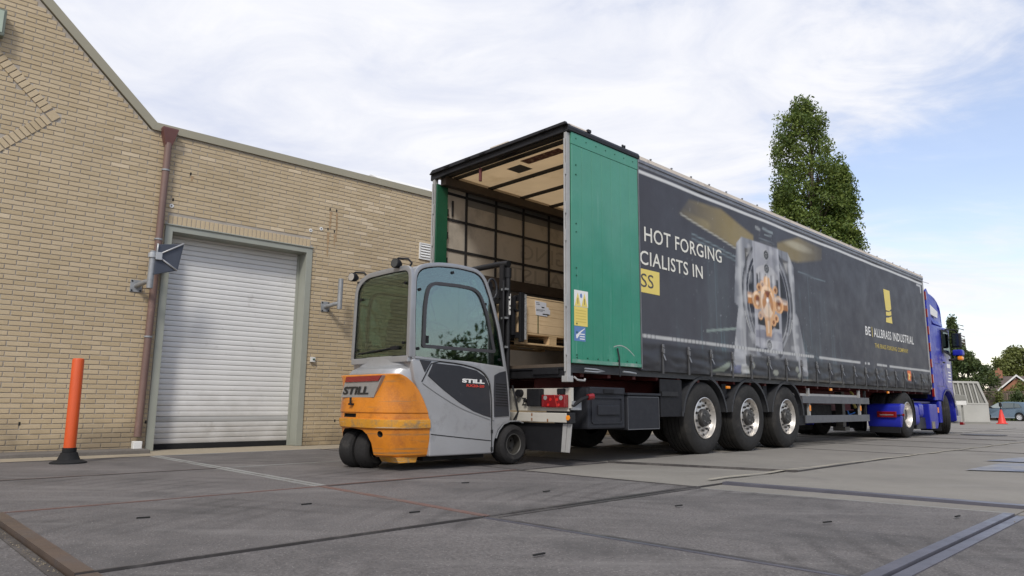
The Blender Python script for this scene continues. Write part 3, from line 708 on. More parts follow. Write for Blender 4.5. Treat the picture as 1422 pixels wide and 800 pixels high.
wh.part('round_wall_anchor', mb, white_pl)
mb = MB()
for s, z in ((2.835, 3.465), (4.99, 3.476), (5.175, 3.535)): mb.cyl((s, WD - .016, z), (s, WD - .0125, z), .010, n=8)
wh.part('anchor_screw', mb, rubber_m)
# coping
mb = MB()
cp = [(2.49, HP), (RIDGE[0], RIDGE[1]), (RIDGE[0], RIDGE[1] + .16), (2.54, HP + .115), (S1 + .03, HP + .115), (S1 + .03, HP)]
mb.prism(cp[:4], 1, WD - .035, WD + .36)
mb.prism([(2.4915, HP), (2.54, HP + .115), (S1 + .03, HP + .115), (S1 + .03, HP)], 1, WD - .036, WD + .36)
mb.prism([(RIDGE[0] - .001, RIDGE[1]), (RIDGE[0] - .001, RIDGE[1] + .16), (S0, roofline(S0) + .16), (S0, roofline(S0))], 1, WD - .035, WD + .36)
wh.part('coping', mb, coping_m)
# door frame
mb = MB(); fd = 0.27
FW = 0.10
mb.prism([(DX0, 0), (DX0 + FW, 0), (DX0 + FW, DH - FW), (DX1 - FW, DH - FW), (DX1 - FW, 0), (DX1, 0), (DX1, DH), (DX0, DH)], 1, WD - .022, WD + fd)
mb.box(DX0 - .012, DX1 + .012, WD - .04, WD - .023, DH - .014, DH + .004)
fr = wh.part('door_frame', mb, frame_m, bevel=.004)
# roller door with its slats
door = wh.part('roller_door', MB().box(DX0 + .05, DX1 - .05, WD + fd + .001, WD + fd + .02, 0.0, DH), slat_grey)
z = 0.075; sl = None; i = 0
w0, w1 = DX0 + FW + .002, DX1 - FW - .002
def slat_mb(): 
    q = MB(); h = .0745; prof = [(-.004, 0), (-.0125, .004), (-.0145, .012), (-.0155, h * .5), (-.0145, h - .010), (-.0115, h - .003), (.002, h), (.004, 0)]
    vs = []; NX = 24
    for ix in range(NX + 1):
        x = w0 + (w1 - w0) * ix / NX
        for (y, zz) in prof: vs.append((x, WD + fd - .004 + y, zz))
    m = len(prof); fs = [(ix * m + j, ix * m + (j + 1) % m, (ix + 1) * m + (j + 1) % m, (ix + 1) * m + j) for ix in range(NX) for j in range(m)]
    return q.add(vs, fs)
protos = [wh.part('slat', slat_mb(), slat_m, parent=door, auto=40), wh.part('slat', slat_mb(), slat_grey, parent=door, auto=40)]
usedp = [0, 0]
while z < DH - FW:
    j = 1 if i in (4,) else 0
    o = protos[j]
    if usedp[j]: o = o.copy(); COL.objects.link(o)
    usedp[j] = 1; o.location = (0, (R() - .5) * .003, z); z += 0.0765; i += 1
mb = MB(); mb.box(w0, w1, WD + fd - .03, WD + fd, .0, .072)
wh.part('bottom_rail', mb, rubber_m, parent=door)
for x_ in (w0, w1 - .035): wh.part('guide_rail', MB().box(x_, x_ + .035, WD + fd - .05, WD + fd - .024, .0, DH - FW - .01), frame_m, parent=door)
# plinth strip
mb = MB(); mb.box(-6, 2.74, WD - .42, WD - .001, -.02, .045)
tag(link_mesh('wall_kerb', mb, mat('kerb_dark', (0.15, 0.135, 0.12), 0.85, var=.2, vscale=2, bump=.5, fine=.15), None, bevel=.01), kind='structure').rotation_euler = (0, 0, AL)

# roof block beyond the parapet
rb = Thing('roof_unit', 'dark grey metal roof block above the brick wall beside the trailer', 'roof unit', (9.0, WD + 2.4, 4.4), 'wall')
mb = MB(); mb.prism([(WD + 2.2, 4.4), (WD + 5.5, 4.4), (WD + 5.5, 6.1), (WD + 3.9, 6.1), (WD + 2.2, 5.2)], 0, 8.35, 12.2)
rb.part('cladding', mb, dark_roof)
mb = MB(); mb.prism([(WD + 2.15, 5.2), (WD + 3.9, 6.12), (WD + 5.5, 6.12), (WD + 5.5, 6.16), (WD + 3.88, 6.16), (WD + 2.12, 5.25)], 0, 8.3, 12.25)
rb.part('edge_trim', mb, white_pl)

# wall-mounted things -----------------------------------------------------------
dp = Thing('drainpipe', 'reddish brown drainpipe with hopper running down the brick wall left of the roller door', 'drainpipe', (2.66, WD - .07, 0), 'wall')
mb = MB(); mb.tube([(2.70, WD - .075, 4.36), (2.685, WD - .075, 2.4), (2.655, WD - .075, .20)], .048, n=16)
dp.part('pipe', mb, pipe_m, smooth=True, auto=50)
mb = MB()
hp = [(.045, -.005), (.075, .10), (.105, .225), (.105, .245)]
vs = []
for r_, z in hp: vs += [(2.70 - r_, WD - .075 - r_ * .7, 4.33 + z), (2.70 + r_, WD - .075 - r_ * .7, 4.33 + z), (2.70 + r_, WD - .004, 4.33 + z), (2.70 - r_, WD - .004, 4.33 + z)]
fs = [(i * 4 + j, i * 4 + (j + 1) % 4, i * 4 + 4 + (j + 1) % 4, i * 4 + 4 + j) for i in range(3) for j in range(4)] + [(3, 2, 1, 0), (12, 13, 14, 15)]
mb.add(vs, fs); dp.part('hopper', mb, mat('hopper_brown', (0.135, 0.055, 0.048), .5, var=.08), bevel=.004)
for z in (3.95, 2.93, 1.55):
    mb = MB(); x = 2.655 + .045 * z / 4.36
    mb.lathe([(.049, -.011), (.056, -.011), (.056, .011), (.049, .011)], (x, WD - .075, z), 'z', 18); mb.box(x - .012, x + .012, WD - .03, WD + .001, z - .01, z + .01)
    dp.part('clamp', mb, galv_m)
mb = MB(); mb.box(2.60, 2.71, WD - .13, WD - .02, -.01, .14); dp.part('drain_socket', mb, white_pl, bevel=.01)

mr_ = Thing('traffic_mirror', 'square traffic mirror seen from behind on a galvanised bracket left of the roller door', 'mirror', (2.47, WD, 2.26), 'wall')
def bracket(th, s, z, xo, zt, off):
    mb = MB(); mb.box(s - .075, s + .075, WD - .016, WD - .004, z - .085, z + .085); th.part('wall_plate', mb, galv_m, bevel=.003)
    mb = MB(); mb.tube([(s, WD - .01, z), (s + (xo) * .55, WD - off * .8, z + .03), (s + xo, WD - off, z + .04)], .033, n=14)
    mb.cyl((s + xo, WD - off, z - .06), (s + xo + .005, WD - off, zt), .041, n=16)
    th.part('arm', mb, galv_m, auto=40, smooth=True)
    mb = MB()
    for a, b in ((-.055, -.065), (.055, -.065), (-.055, .065), (.055, .065)): mb.cyl((s + a, WD - .024, z + b), (s + a, WD - .0165, z + b), .012, n=8)
    th.part('bolt', mb, blacks_m)
bracket(mr_, 2.475, 2.245, .085, 2.70, .35)
cx, cy, cz = 2.56, WD - .35, 2.64
tl, tr, br, bl = Vector((2.60, cy - .0, 2.80)), Vector((2.965, cy + .05, 2.865)), Vector((2.90, cy + .02, 2.475)), Vector((2.585, cy - .04, 2.365))
nrm = (tr - tl).cross(bl - tl).normalized()
def slabq(a, b, c, d, t0, t1, inset=0):
    ce = (a + b + c + d) / 4; q = [p + (ce - p) * inset for p in (a, b, c, d)]
    vs = [p + nrm * t0 for p in q] + [p + nrm * t1 for p in q]
    return MB().add(vs, [(0, 1, 2, 3), (7, 6, 5, 4), (0, 4, 5, 1), (1, 5, 6, 2), (2, 6, 7, 3), (3, 7, 4, 0)])
mr_.part('mirror_back', slabq(tl, tr, br, bl, -.012, .012), mirror_back, bevel=.008)
mr_.part('mirror_glass', slabq(tl, tr, br, bl, .013 if nrm.y > 0 else -.015, .016 if nrm.y > 0 else -.0135, .05), mat('mirror_surface', (.8, .8, .8), .05, metal=1, var=0))
mb = MB(); k = Vector((cx + .045, cy - .035, cz)); sgn = -1 if nrm.y > 0 else 1
mb.cyl((cx - .0, cy, cz - .035), (cx, cy, cz + .03), .055, n=16); mb.box(cx + .03, cx + .11, cy - .06, cy, cz - .06, cz + .045)
mr_.part('clamp', mb, mat('cast_grey', (.42, .43, .44), .45, metal=.3, var=.1), bevel=.004)
mb = MB()
for q in (tr + (tl - tr) * .04, br + (bl - br) * .06, tl + (tr - tl) * .02):
    mb.tube([k, q + nrm * sgn * .03, q + nrm * sgn * .014], .011, n=8)
mr_.part('brace', mb, mat('brace_grey', (.5, .5, .5), .4, metal=.3, var=.05), smooth=True)

br_ = Thing('pipe_bracket', 'bare galvanised pipe bracket on the brick wall right of the roller door', 'bracket', (5.33, WD, 2.26), 'wall')
bracket(br_, 5.32, 2.235, .105, 2.68, .30)

pb = Thing('push_button_box', 'small white button box with green button beside the roller door frame', 'button box', (5.14, WD, 1.36), 'wall')
mb = MB(); mb.box(5.105, 5.18, WD - .05, WD - .004, 1.315, 1.395); pb.part('housing', mb, white_pl, bevel=.006)
mb = MB(); mb.cyl((5.15, WD - .06, 1.358), (5.15, WD - .049, 1.358), .016, n=14); pb.part('button', mb, green_dk)

vg = Thing('wall_vent', 'white louvred vent grille high on the brick wall beside the trailer', 'vent', (7.3, WD, 3.45), 'wall')
mb = MB(); mb.box(7.14, 7.44, WD - .012, WD - .004, 3.31, 3.62); vg.part('back_plate', mb, white_pl)
mb = MB(); mb.strip([(7.15, 3.32), (7.43, 3.32), (7.43, 3.61), (7.15, 3.61)], .03, 1, WD - .03, WD - .0125, closed=True); vg.part('frame', mb, white_pl)
for k in range(5):
    z = 3.365 + k * .05; mb = MB(); mb.add([(7.17, WD - .0135, z + .03), (7.41, WD - .0135, z + .03), (7.41, WD - .034, z), (7.17, WD - .034, z), (7.17, WD - .0135, z + .022), (7.41, WD - .0135, z + .022), (7.41, WD - .034, z - .006), (7.17, WD - .034, z - .006)],
        [(0, 1, 2, 3), (7, 6, 5, 4), (0, 4, 5, 1), (2, 6, 7, 3), (0, 3, 7, 4), (1, 5, 6, 2)]); vg.part('louvre', mb, white_pl)

fl = Thing('wall_floodlight', 'grey green floodlight on the gable wall at the top left edge of the photo', 'floodlight', (.5, WD, 5.3), 'wall')
mb = MB(); mb.box(.30, .655, WD - .16, WD - .03, 5.22, 5.58); fl.part('housing', mb, mat('lamp_grey_green', (.16, .18, .14), .45, var=.08), bevel=.02)
mb = MB(); mb.box(.33, .625, WD - .168, WD - .161, 5.26, 5.55); fl.part('lens', mb, mat('lamp_glass', (.40, .46, .36), .2, var=.1))
mb = MB(); mb.box(.42, .54, WD - .029, WD - .004, 5.3, 5.42); fl.part('mount', mb, galv_m)

# ================================================================== BOLLARDS
def bollard(loc, label, group, h=1.26, lean=0.0):
    t = Thing('bollard', label, 'bollard', loc, 'world', group=group); x, y, z = loc
    mb = MB(); mb.lathe([(.0, .0), (.178, .0), (.178, .012), (.16, .022), (.11, .04), (.09, .085), (.08, .115), (.0, .12)], loc, 'z', 32); t.part('rubber_base', mb, rubber_m, smooth=True, auto=35)
    mb = MB(); mb.lathe([(.0, .118), (.069, .118), (.069, .165), (.0, .166)], loc, 'z', 24); t.part('collar', mb, rubber_m, auto=40)
    mb = MB(); prof = [(.0, .16), (.060, .16), (.0595, h - .02), (.055, h - .004), (.047, h), (.0, h)]
    mb.lathe(prof, loc, 'z', 32); t.part('post', mb, orange_m, auto=40)
    t.e.rotation_euler = (lean * .3, lean, 0)
    return t
bollard((-4.83, 7.83, 0), 'orange bollard on a black rubber base standing free before the brick wall', 'orange bollards', 1.14, -.012)
c2 = uvw(4.1, 3.0); bollard((c2.x, c2.y, 0), 'orange bollard half hidden behind the wheels under the trailer', 'orange bollards', 1.14)

# ================================================================== TRAILER
TL, TW, TH = 13.6, 2.55, 3.98
tr_ = Thing('curtain_side_trailer', 'long dark curtain side trailer with green rear panel and its back end standing open', 'trailer', (0, 1.275, 0), 'uv')
def curt_off(u, z):
    """outward bulge (towards -v) of the side curtain"""
    b = 0.006 * sin(u * 1.9 + z * 1.3) + 0.004 * sin(u * 4.3 - z * 2.1)
    if z < 1.62:
        t = min(1.0, (1.62 - z) / 0.35)
        ph = (u - 1.87) / 0.605; fr = ph - math.floor(ph); d = min(fr, 1 - fr) * .605
        pull = math.exp(-(d / 0.09) ** 2)
        b += t * (0.022 * (1 - pull) + 0.016 * mnoise.noise(Vector((u * 2.2, z * 11, 0))) * (1 - pull * .5) + 0.006 * mnoise.noise(Vector((u * 7, z * 18, 3.3))))
        if z < 1.2: b -= (1.2 - z) * .12
    return b
# --- the printed curtain: a fine grid whose colours are the printed picture
U0c, U1c, Z0c, Z1c = 1.385, 13.5, 1.115, 3.80
NU, NZ = 520, 118
uu_ = np.linspace(U0c, U1c, NU + 1); zz_ = np.linspace(Z0c, Z1c, NZ + 1)
GU, GZ = np.meshgrid(uu_, zz_, indexing='ij')
img = np.zeros(GU.shape + (3,)); img[:] = (0.054, 0.054, 0.064)
def vn(sx, sz, seed):
    rs = np.random.RandomState(seed); g = rs.rand(64, 64); x = (GU * sx) % 63; y = (GZ * sz) % 63
    xi = x.astype(int); yi = y.astype(int); fx = x - xi; fy = y - yi; fx = fx * fx * (3 - 2 * fx); fy = fy * fy * (3 - 2 * fy)
    return (g[xi, yi] * (1 - fx) + g[xi + 1, yi] * fx) * (1 - fy) + (g[xi, yi + 1] * (1 - fx) + g[xi + 1, yi + 1] * fx) * fy
def blend(mask, col, a=1.0):
    global img
    m = np.clip(mask, 0, 1)[..., None] * a; img = img * (1 - m) + np.asarray(col) * m
def polymask(pts, soft=0.015):
    """soft inside mask of a polygon"""
    P = np.array(pts, float); n = len(P); inside = np.zeros(GU.shape, bool); dist = np.full(GU.shape, 9.)
    for i in range(n):
        a, b = P[i], P[(i + 1) % n]
        c = ((a[1] > GZ) != (b[1] > GZ)) & (GU < (b[0] - a[0]) * (GZ - a[1]) / (b[1] - a[1] + 1e-9) + a[0]); inside ^= c
        d = b - a; t = np.clip(((GU - a[0]) * d[0] + (GZ - a[1]) * d[1]) / (d @ d), 0, 1)
        dist = np.minimum(dist, np.hypot(GU - a[0] - t * d[0], GZ - a[1] - t * d[1]))
    return np.clip(np.where(inside, dist, -dist) / soft + .5, 0, 1)
def ring(cu, cz, ru, rz, w, soft=.012):
    r_ = np.hypot((GU - cu) / ru, (GZ - cz) / rz); return np.clip((w - np.abs(r_ - 1) * (ru + rz) / 2) / soft + .5, 0, 1)
def disk(cu, cz, ru, rz, soft=.012):
    r_ = np.hypot((GU - cu) / ru, (GZ - cz) / rz); return np.clip((1 - r_) * min(ru, rz) / soft + .5, 0, 1)
# dim machine interior, teal streaks, haze
zone = np.clip((GU - 1.9) / 1.2, 0, 1) * np.clip((8.6 - GU) / 1.8, 0, 1)
blend(zone * (vn(9, .8, 1) ** 2) * np.clip((3.2 - GZ) / 1, 0, 1), (0.10, 0.125, 0.135), .45)
blend(zone * np.clip((vn(22, .7, 2) - .72) * 6, 0, 1) * np.clip((2.9 - GZ) / .8, 0, 1), (0.12, 0.19, 0.21), .45)
blend(zone * np.clip((vn(30, 26, 5) - .93) * 20, 0, 1), (0.30, 0.32, 0.33), .5)
# golden beams
gold = np.array((0.36, 0.275, 0.105))
m = polymask([(2.35, 3.35), (2.65, 3.62), (3.55, 3.66), (4.56, 3.42), (4.56, 3.20), (4.05, 3.12)], .05) * np.clip((GU - 2.2) / 1.6, .12, 1)
blend(m, gold, .62); blend(m * np.clip((vn(2, 6, 7) - .5) * 3, 0, 1), (0.44, 0.36, 0.17), .5)
m = polymask([(5.40, 3.20), (5.42, 3.44), (6.3, 3.69), (7.35, 3.66), (7.3, 3.42), (6.2, 3.22)], .06) * np.clip((7.7 - GU) / 1.5, .0, 1)
blend(m, gold, .5); blend(m * disk(6.3, 3.52, .55, .07, .05), (0.50, 0.47, 0.36), .5)
# bright edges and thin lines
for (a, b, c, d, w, col, al_) in ((2.40, 3.36, 4.05, 3.10, .012, (0.45, 0.44, 0.38), .7), (2.7, 3.12, 4.1, 2.96, .010, (0.25, 0.33, 0.35), .6), (2.7, 3.05, 4.1, 2.90, .012, (0.22, 0.29, 0.31), .5),
                            (3.0, 1.74, 4.0, 1.86, .018, (0.30, 0.37, 0.33), .7), (6.2, 3.05, 7.4, 3.02, .010, (0.2, 0.26, 0.28), .5), (5.7, 1.72, 7.0, 1.52, .012, (0.17, 0.2, 0.21), .5),
                            (4.66, 3.58, 4.78, 3.56, .03, (0.28, 0.29, 0.29), .8), (4.9, 3.60, 5.25, 3.58, .022, (0.26, 0.30, 0.31), .8), (4.95, 3.50, 5.2, 3.52, .012, (0.26, 0.3, 0.31), .8), (4.75, 3.42, 5.3, 3.40, .007, (0.24, 0.28, 0.3), .6),
                            (2.7, 3.15, 2.7, 2.6, .006, (0.2, 0.22, 0.23), .4), (6.6, 3.0, 6.6, 1.7, .006, (0.14, 0.2, 0.22), .5), (3.3, 2.9, 3.3, 1.8, .008, (0.14, 0.2, 0.22), .5)):
    d_ = np.array([c - a, d - b]); t = np.clip(((GU - a) * d_[0] + (GZ - b) * d_[1]) / (d_ @ d_), 0, 1)
    blend(np.clip((w - np.hypot(GU - a - t * d_[0], GZ - b - t * d_[1])) / .015 + .5, 0, 1), col, al_)
# steel die holder
steel = np.array((0.22, 0.225, 0.24)); 
body = [(4.0, 3.20), (4.18, 3.34), (5.48, 3.34), (5.82, 3.33), (6.02, 3.10), (5.98, 2.3), (6.10, 2.18), (6.36, 1.40), (6.30, 1.2), (5.6, 1.2), (4.6, 1.2), (3.60, 1.2), (3.75, 1.45), (3.98, 2.2), (3.86, 2.25)]
mb_ = polymask(body)
blend(mb_, steel, 1)
blend(mb_ * np.clip(1 - np.abs(GU - 4.1) / .12, 0, 1), (0.43, 0.43, 0.43), .9)
blend(mb_ * np.clip(1 - np.abs(GU - 5.88) / .10, 0, 1), (0.42, 0.42, 0.42), .8)
blend(polymask([(4.25, 3.16), (4.52, 3.22), (4.50, 2.7), (4.30, 2.5)]), (0.12, 0.115, 0.11), .9)
blend(polymask([(4.30, 3.10), (4.48, 3.14), (4.47, 2.85), (4.34, 2.75)]), (0.30, 0.29, 0.27), .8)
blend(polymask([(5.48, 3.20), (5.80, 3.17), (5.80, 2.6), (5.52, 2.7)]), (0.12, 0.115, 0.11), .9)
blend(polymask([(5.52, 3.12), (5.74, 3.12), (5.74, 2.8), (5.55, 2.85)]), (0.30, 0.29, 0.27), .8)
inner = disk(5.0, 2.36, .80, .93, .03) * (GZ > 1.6)
blend(inner, (0.05, 0.052, 0.06), 1)
for rr, w, c1 in ((.84, .045, (.10, .10, .105)), (.78, .03, (.24, .245, .26)), (.73, .02, (.06, .06, .07)), (.69, .012, (.33, .33, .34)), (.66, .01, (.09, .09, .1))):
    blend(ring(5.0, 2.40, rr, rr * 1.13, w) * (GZ > 1.45), c1, .95)
g = np.clip((vn(12, 2, 9) - .4) * 2, 0, 1)
blend(ring(5.0, 2.40, .80, .9, .05) * g * (GU < 4.6), (.38, .38, .39), .6)
# curved white swooshes low on both sides
blend(ring(5.35, 2.6, 1.25, 1.35, .02) * (GU < 4.5) * (GZ < 2.15), (.42, .42, .41), .7); blend(ring(5.35, 2.6, 1.12, 1.22, .012) * (GU < 4.6) * (GZ < 2.0), (.34, .34, .34), .7)
blend(ring(4.65, 2.6, 1.25, 1.35, .02) * (GU > 5.4) * (GZ < 2.15), (.40, .40, .39), .7); blend(ring(4.65, 2.6, 1.1, 1.2, .012) * (GU > 5.4) * (GZ < 2.0), (.33, .33, .33), .7)
# dark backs of the legs between the feet
blend(polymask([(4.20, 2.0), (4.5, 1.6), (4.5, 1.15), (4.12, 1.15)]), (.075, .075, .085), .9)
blend(polymask([(5.46, 1.6), (5.8, 2.0), (5.98, 1.15), (5.46, 1.15)]), (.075, .075, .085), .9)
# vertical plate
pl = polymask([(4.53, 3.33), (5.45, 3.34), (5.43, 1.58), (4.48, 1.62)])
blend(pl, (0.34, 0.34, 0.36), 1); blend(pl * np.clip((GZ - 2.9) / .5, 0, 1), (0.43, 0.43, 0.45), .8); blend(pl * np.clip((vn(3, 9, 11) - .5) * 2.2, 0, 1), (0.24, 0.24, 0.26), .5)
blend(polymask([(4.60, 2.88), (4.75, 2.95), (5.0, 3.0), (5.22, 2.95), (5.38, 2.86), (5.38, 2.70), (4.60, 2.72)]), (0.48, 0.47, 0.47), .8)
blend(polymask([(4.60, 2.80), (4.66, 2.80), (4.66, 2.45), (4.60, 2.45)]), (.06, .06, .06), .9); blend(polymask([(5.30, 2.78), (5.38, 2.78), (5.38, 2.5), (5.30, 2.5)]), (.06, .06, .06), .9)
for k in range(6): blend(polymask([(4.70 + k * .1, 2.84), (4.74 + k * .1, 2.84), (4.74 + k * .1, 2.55), (4.70 + k * .1, 2.55)]), (.52 if k % 2 else .14,) * 3, .8)
blend(polymask([(4.60, 2.12), (5.34, 2.10), (5.34, 1.94), (5.15, 1.96), (5.0, 1.86), (4.85, 1.96), (4.60, 1.98)]), (.035, .035, .04), .95)
blend(polymask([(4.52, 1.88), (4.82, 1.90), (5.0, 1.80), (5.18, 1.90), (5.40, 1.88), (5.40, 1.74), (4.52, 1.76)]), (.20, .20, .23), .8)
for cz_ in (3.16, 2.93, 1.66, 1.88):
    rr = .085 if cz_ != 1.88 else .05
    blend(disk(4.97, cz_, rr * 1.15, rr), (.08, .08, .08), 1); blend(ring(4.97, cz_, rr * 1.15, rr, .012), (.45, .45, .45), .9); blend(disk(4.97, cz_, rr * .55, rr * .5), (.30, .30, .29), .9); blend(disk(4.97, cz_, rr * .3, rr * .25), (.04, .04, .04), .9)
# brass forging
br1, br2, br3, br4 = (0.42, 0.20, 0.085), (0.62, 0.37, 0.20), (0.80, 0.62, 0.45), (0.16, 0.06, 0.025)
def lobe(cu, cz, ru, rz, core=True):
    blend(disk(cu, cz, ru, rz), br2); blend(disk(cu - ru * .12, cz + rz * .15, ru * .8, rz * .8, .03), br3, .7); blend(disk(cu, cz - rz * .05, ru * .68, rz * .68, .02), br1, .9)
    if core: blend(disk(cu + ru * .05, cz + rz * .2, ru * .36, rz * .34, .03), br4, .8); blend(disk(cu, cz - rz * .35, ru * .26, rz * .2, .03), br3, .8)
blend(polymask([(4.86, 2.78), (5.06, 2.78), (5.10, 2.55), (4.82, 2.55)]), br2); blend(polymask([(4.92, 2.8), (5.0, 2.8), (5.0, 2.5), (4.92, 2.5)]), br3, .8)
blend(polymask([(4.84, 2.15), (5.10, 2.15), (5.06, 1.80), (4.88, 1.80)]), br2); blend(polymask([(4.93, 2.1), (5.0, 2.1), (5.0, 1.85), (4.93, 1.85)]), br3, .8)
blend(polymask([(4.28, 2.46), (4.55, 2.46), (4.55, 2.28), (4.28, 2.28)]), br1); blend(polymask([(4.28, 2.43), (4.5, 2.43), (4.5, 2.38), (4.28, 2.38)]), br3, .8)
blend(polymask([(5.4, 2.46), (5.68, 2.46), (5.68, 2.28), (5.4, 2.28)]), br1); blend(polymask([(5.4, 2.43), (5.66, 2.43), (5.66, 2.38), (5.4, 2.38)]), br3, .8)
for a, b in ((4.68, 2.58), (5.26, 2.60), (4.70, 2.12), (5.25, 2.12), (4.80, 2.64), (5.15, 2.05)): blend(disk(a, b, .085, .07), br2); blend(disk(a, b, .04, .035), br4, .8)
lobe(4.60, 2.36, .17, .15); lobe(5.36, 2.36, .17, .15)
lobe(4.97, 2.36, .28, .30, False)
blend(polymask([(4.97, 2.40), (4.80, 2.20), (4.88, 2.12), (5.06, 2.12), (5.14, 2.20)], .03), br3, .9); blend(polymask([(4.97, 2.42), (4.85, 2.56), (5.09, 2.56)], .03), br4, .8); blend(disk(4.97, 2.40, .05, .04, .03), (.95, .9, .85), .9)
# overall veil: the print is pale and dusty
blend(mb_ * np.clip((2.3 - GZ) / .6, 0, 1) * ((GU < 4.5) | (GU > 5.45)), (0.36, 0.36, 0.36), .35)
blend(mb_ * np.clip((vn(14, 1.2, 51) - .55) * 3, 0, 1), (0.09, 0.09, 0.10), .35); blend(mb_ * np.clip((vn(5, 9, 52) - .62) * 4, 0, 1), (0.50, 0.50, 0.50), .35)
cmask = np.clip(mb_ + .0, 0, 1)[..., None]; img = img * (1 - cmask) + np.clip((img - .20) * 1.3 + .185, .015, .95) * cmask
# fading / dust streaks over the curtain
blend(np.clip((vn(1.2, 2.3, 21) - .5) * 1.6, 0, 1), (0.070, 0.070, 0.080), .4)
# top line and segmented contour marking
blend(np.clip((.018 - np.abs(GZ - 3.745)) / .01 + .5, 0, 1), (0.62, 0.62, 0.61), .95)
blend(((GZ > 3.50) & (GZ < 3.69) & (np.abs(GU - 13.36) < .035)) | ((np.abs(GZ - 3.675) < .025) & (GU > 13.08) & (GU < 13.38)), (.5, .5, .5), .9)
lowm = np.clip((.022 - np.abs(GZ - 1.555)) / .012 + .5, 0, 1)
segm = ((GU < 6.64) | ((GU > 6.87) & (GU < 8.9)) | ((GU > 9.15) & (GU < 9.22)) | ((GU > 9.3) & (GU < 9.4)) | ((GU > 9.8) & (GU < 10.1)) | ((GU > 10.14) & (GU < 10.45)) | (GU > 10.62))
blend(lowm * segm, (0.42, 0.42, 0.41), .95); blend(lowm * segm * (np.modf(GU / .095)[0] < .2) * (GU < 6.64), (0.14, 0.14, 0.14), .8)
# lower hem is glossier and darker; print fragments run over it
low = np.clip((1.49 - GZ) / .04, 0, 1) * ((GU < 3.62) | (GU > 6.32)); blend(low, (0.030, 0.030, 0.033), .85)
low = np.clip((1.47 - GZ) / .04, 0, 1) * ((GU > 4.1) & (GU < 5.98)); blend(low, (0.030, 0.030, 0.033), .9)
for a, b, ru, rz in ((4.35, 1.30, .05, .05), (4.2, 1.22, .05, .04), (4.9, 1.35, .05, .03), (5.1, 1.22, .09, .05), (5.9, 1.3, .07, .05), (6.0, 1.2, .1, .04)): blend(disk(a, b, ru, rz), (.30, .31, .26), .7)
blend(polymask([(3.05, 1.16), (3.4, 1.17), (3.68, 1.32), (3.55, 1.32)]), (.22, .25, .20), .8); blend(polymask([(3.72, 1.29), (3.92, 1.29), (3.92, 1.17), (3.72, 1.17)]), (.13, .14, .22), .8)
blend(polymask([(3.93, 1.31), (4.18, 1.29), (4.2, 1.18), (3.95, 1.16)]), (.42, .42, .40), .8); blend((GZ < 1.16) * (GU > 3.2) * (GU < 8) * vn(3, 3, 31), (.22, .2, .16), .6)
# orange and white sticker
blend(polymask([(11.78, 1.51), (12.02, 1.51), (12.0, 1.28), (11.78, 1.28)]), (.62, .13, .03), 1); blend(polymask([(11.82, 1.45), (11.97, 1.42), (11.90, 1.36), (11.98, 1.33), (11.84, 1.30)]), (.8, .6, .2), 1)
# unpainted edge at the rear where the curtain meets the panel
img = np.clip(img, 0.01, 1)
mb = MB()
vs = [(float(GU[i, j]), -0.012 - curt_off(float(GU[i, j]), float(GZ[i, j])), float(GZ[i, j])) for i in range(NU + 1) for j in range(NZ + 1)]
fs = [(i * (NZ + 1) + j, (i + 1) * (NZ + 1) + j, (i + 1) * (NZ + 1) + j + 1, i * (NZ + 1) + j + 1) for i in range(NU) for j in range(NZ)]
mb.add(vs, fs)
curtain = tr_.part('printed_curtain', mb, curt_m, smooth=True, recalc=False)
ca = curtain.data.color_attributes.new('paint', 'FLOAT_COLOR', 'POINT')
ca.data.foreach_set('color', np.concatenate([img, np.ones(GU.shape + (1,))], axis=2).reshape(-1).astype(np.float32))
tr_.part('curtain_backing', MB().box(1.40, 13.45, .03, .034, 1.2, 3.78), grey_in, parent=curtain)
# lettering printed on the curtain
XA, UP = (1, 0, 0), (0, 0, 1)
def ctext(txt, m_, u0, u1, z0, z1, bold=0.0, shear=0, sp=1.0):
    vs, fs = text_mesh(txt, 1.0, 0, bold, shear=shear, sp=sp); xs = [v[0] for v in vs]; ys = [v[1] for v in vs]
    x0, x1, y0, y1 = min(xs), max(xs), min(ys), max(ys); nv = []
    for v in vs:
        u = u0 + (v[0] - x0) / (x1 - x0) * (u1 - u0); z = z0 + (v[1] - y0) / (y1 - y0) * (z1 - z0); nv.append((u, -0.0165 - curt_off(u, z), z))
    return tr_.part('lettering', MB().add(nv, fs), m_, parent=curtain, recalc=False)
def cpoly(pts, m_, name='printed_mark', o_=.0155):
    q = MB(); n = len(pts); q.add([(u, -o_ - curt_off(u, z), z) for u, z in pts], [tuple(range(n))]); return tr_.part(name, q, m_, parent=curtain, recalc=False)
ctext('HOT FORGING', txt_cream, 1.50, 3.51, 2.805, 3.005, .008, sp=1.05)
ctext('CIALISTS IN', txt_cream, 1.395, 2.93, 2.485, 2.675, .008, sp=1.05)
cpoly([(1.386, 2.12), (1.83, 2.12), (1.83, 2.43), (1.386, 2.43)], yell_m, 'yellow_block', .0150)
ctext('SS', txt_grey, 1.41, 1.69, 2.19, 2.37)
cpoly([(10.59, 3.27), (10.985, 3.27), (11.03, 2.86), (10.90, 2.80), (10.66, 2.80)], yell_m)
cpoly([(10.655, 2.765), (10.83, 2.775), (11.02, 2.81), (11.02, 2.72), (10.86, 2.69), (10.655, 2.68)], yell_m)
cpoly([(10.64, 2.63), (10.80, 2.645), (11.02, 2.69), (11.05, 2.53), (10.62, 2.53)], yell_m)
ctext('BE', txt_white, 9.29, 9.60, 2.15, 2.335, .016, sp=1.1); ctext('ALLBRASS INDUSTRIAL', txt_white, 9.78, 12.41, 2.145, 2.335, .016, sp=1.12)
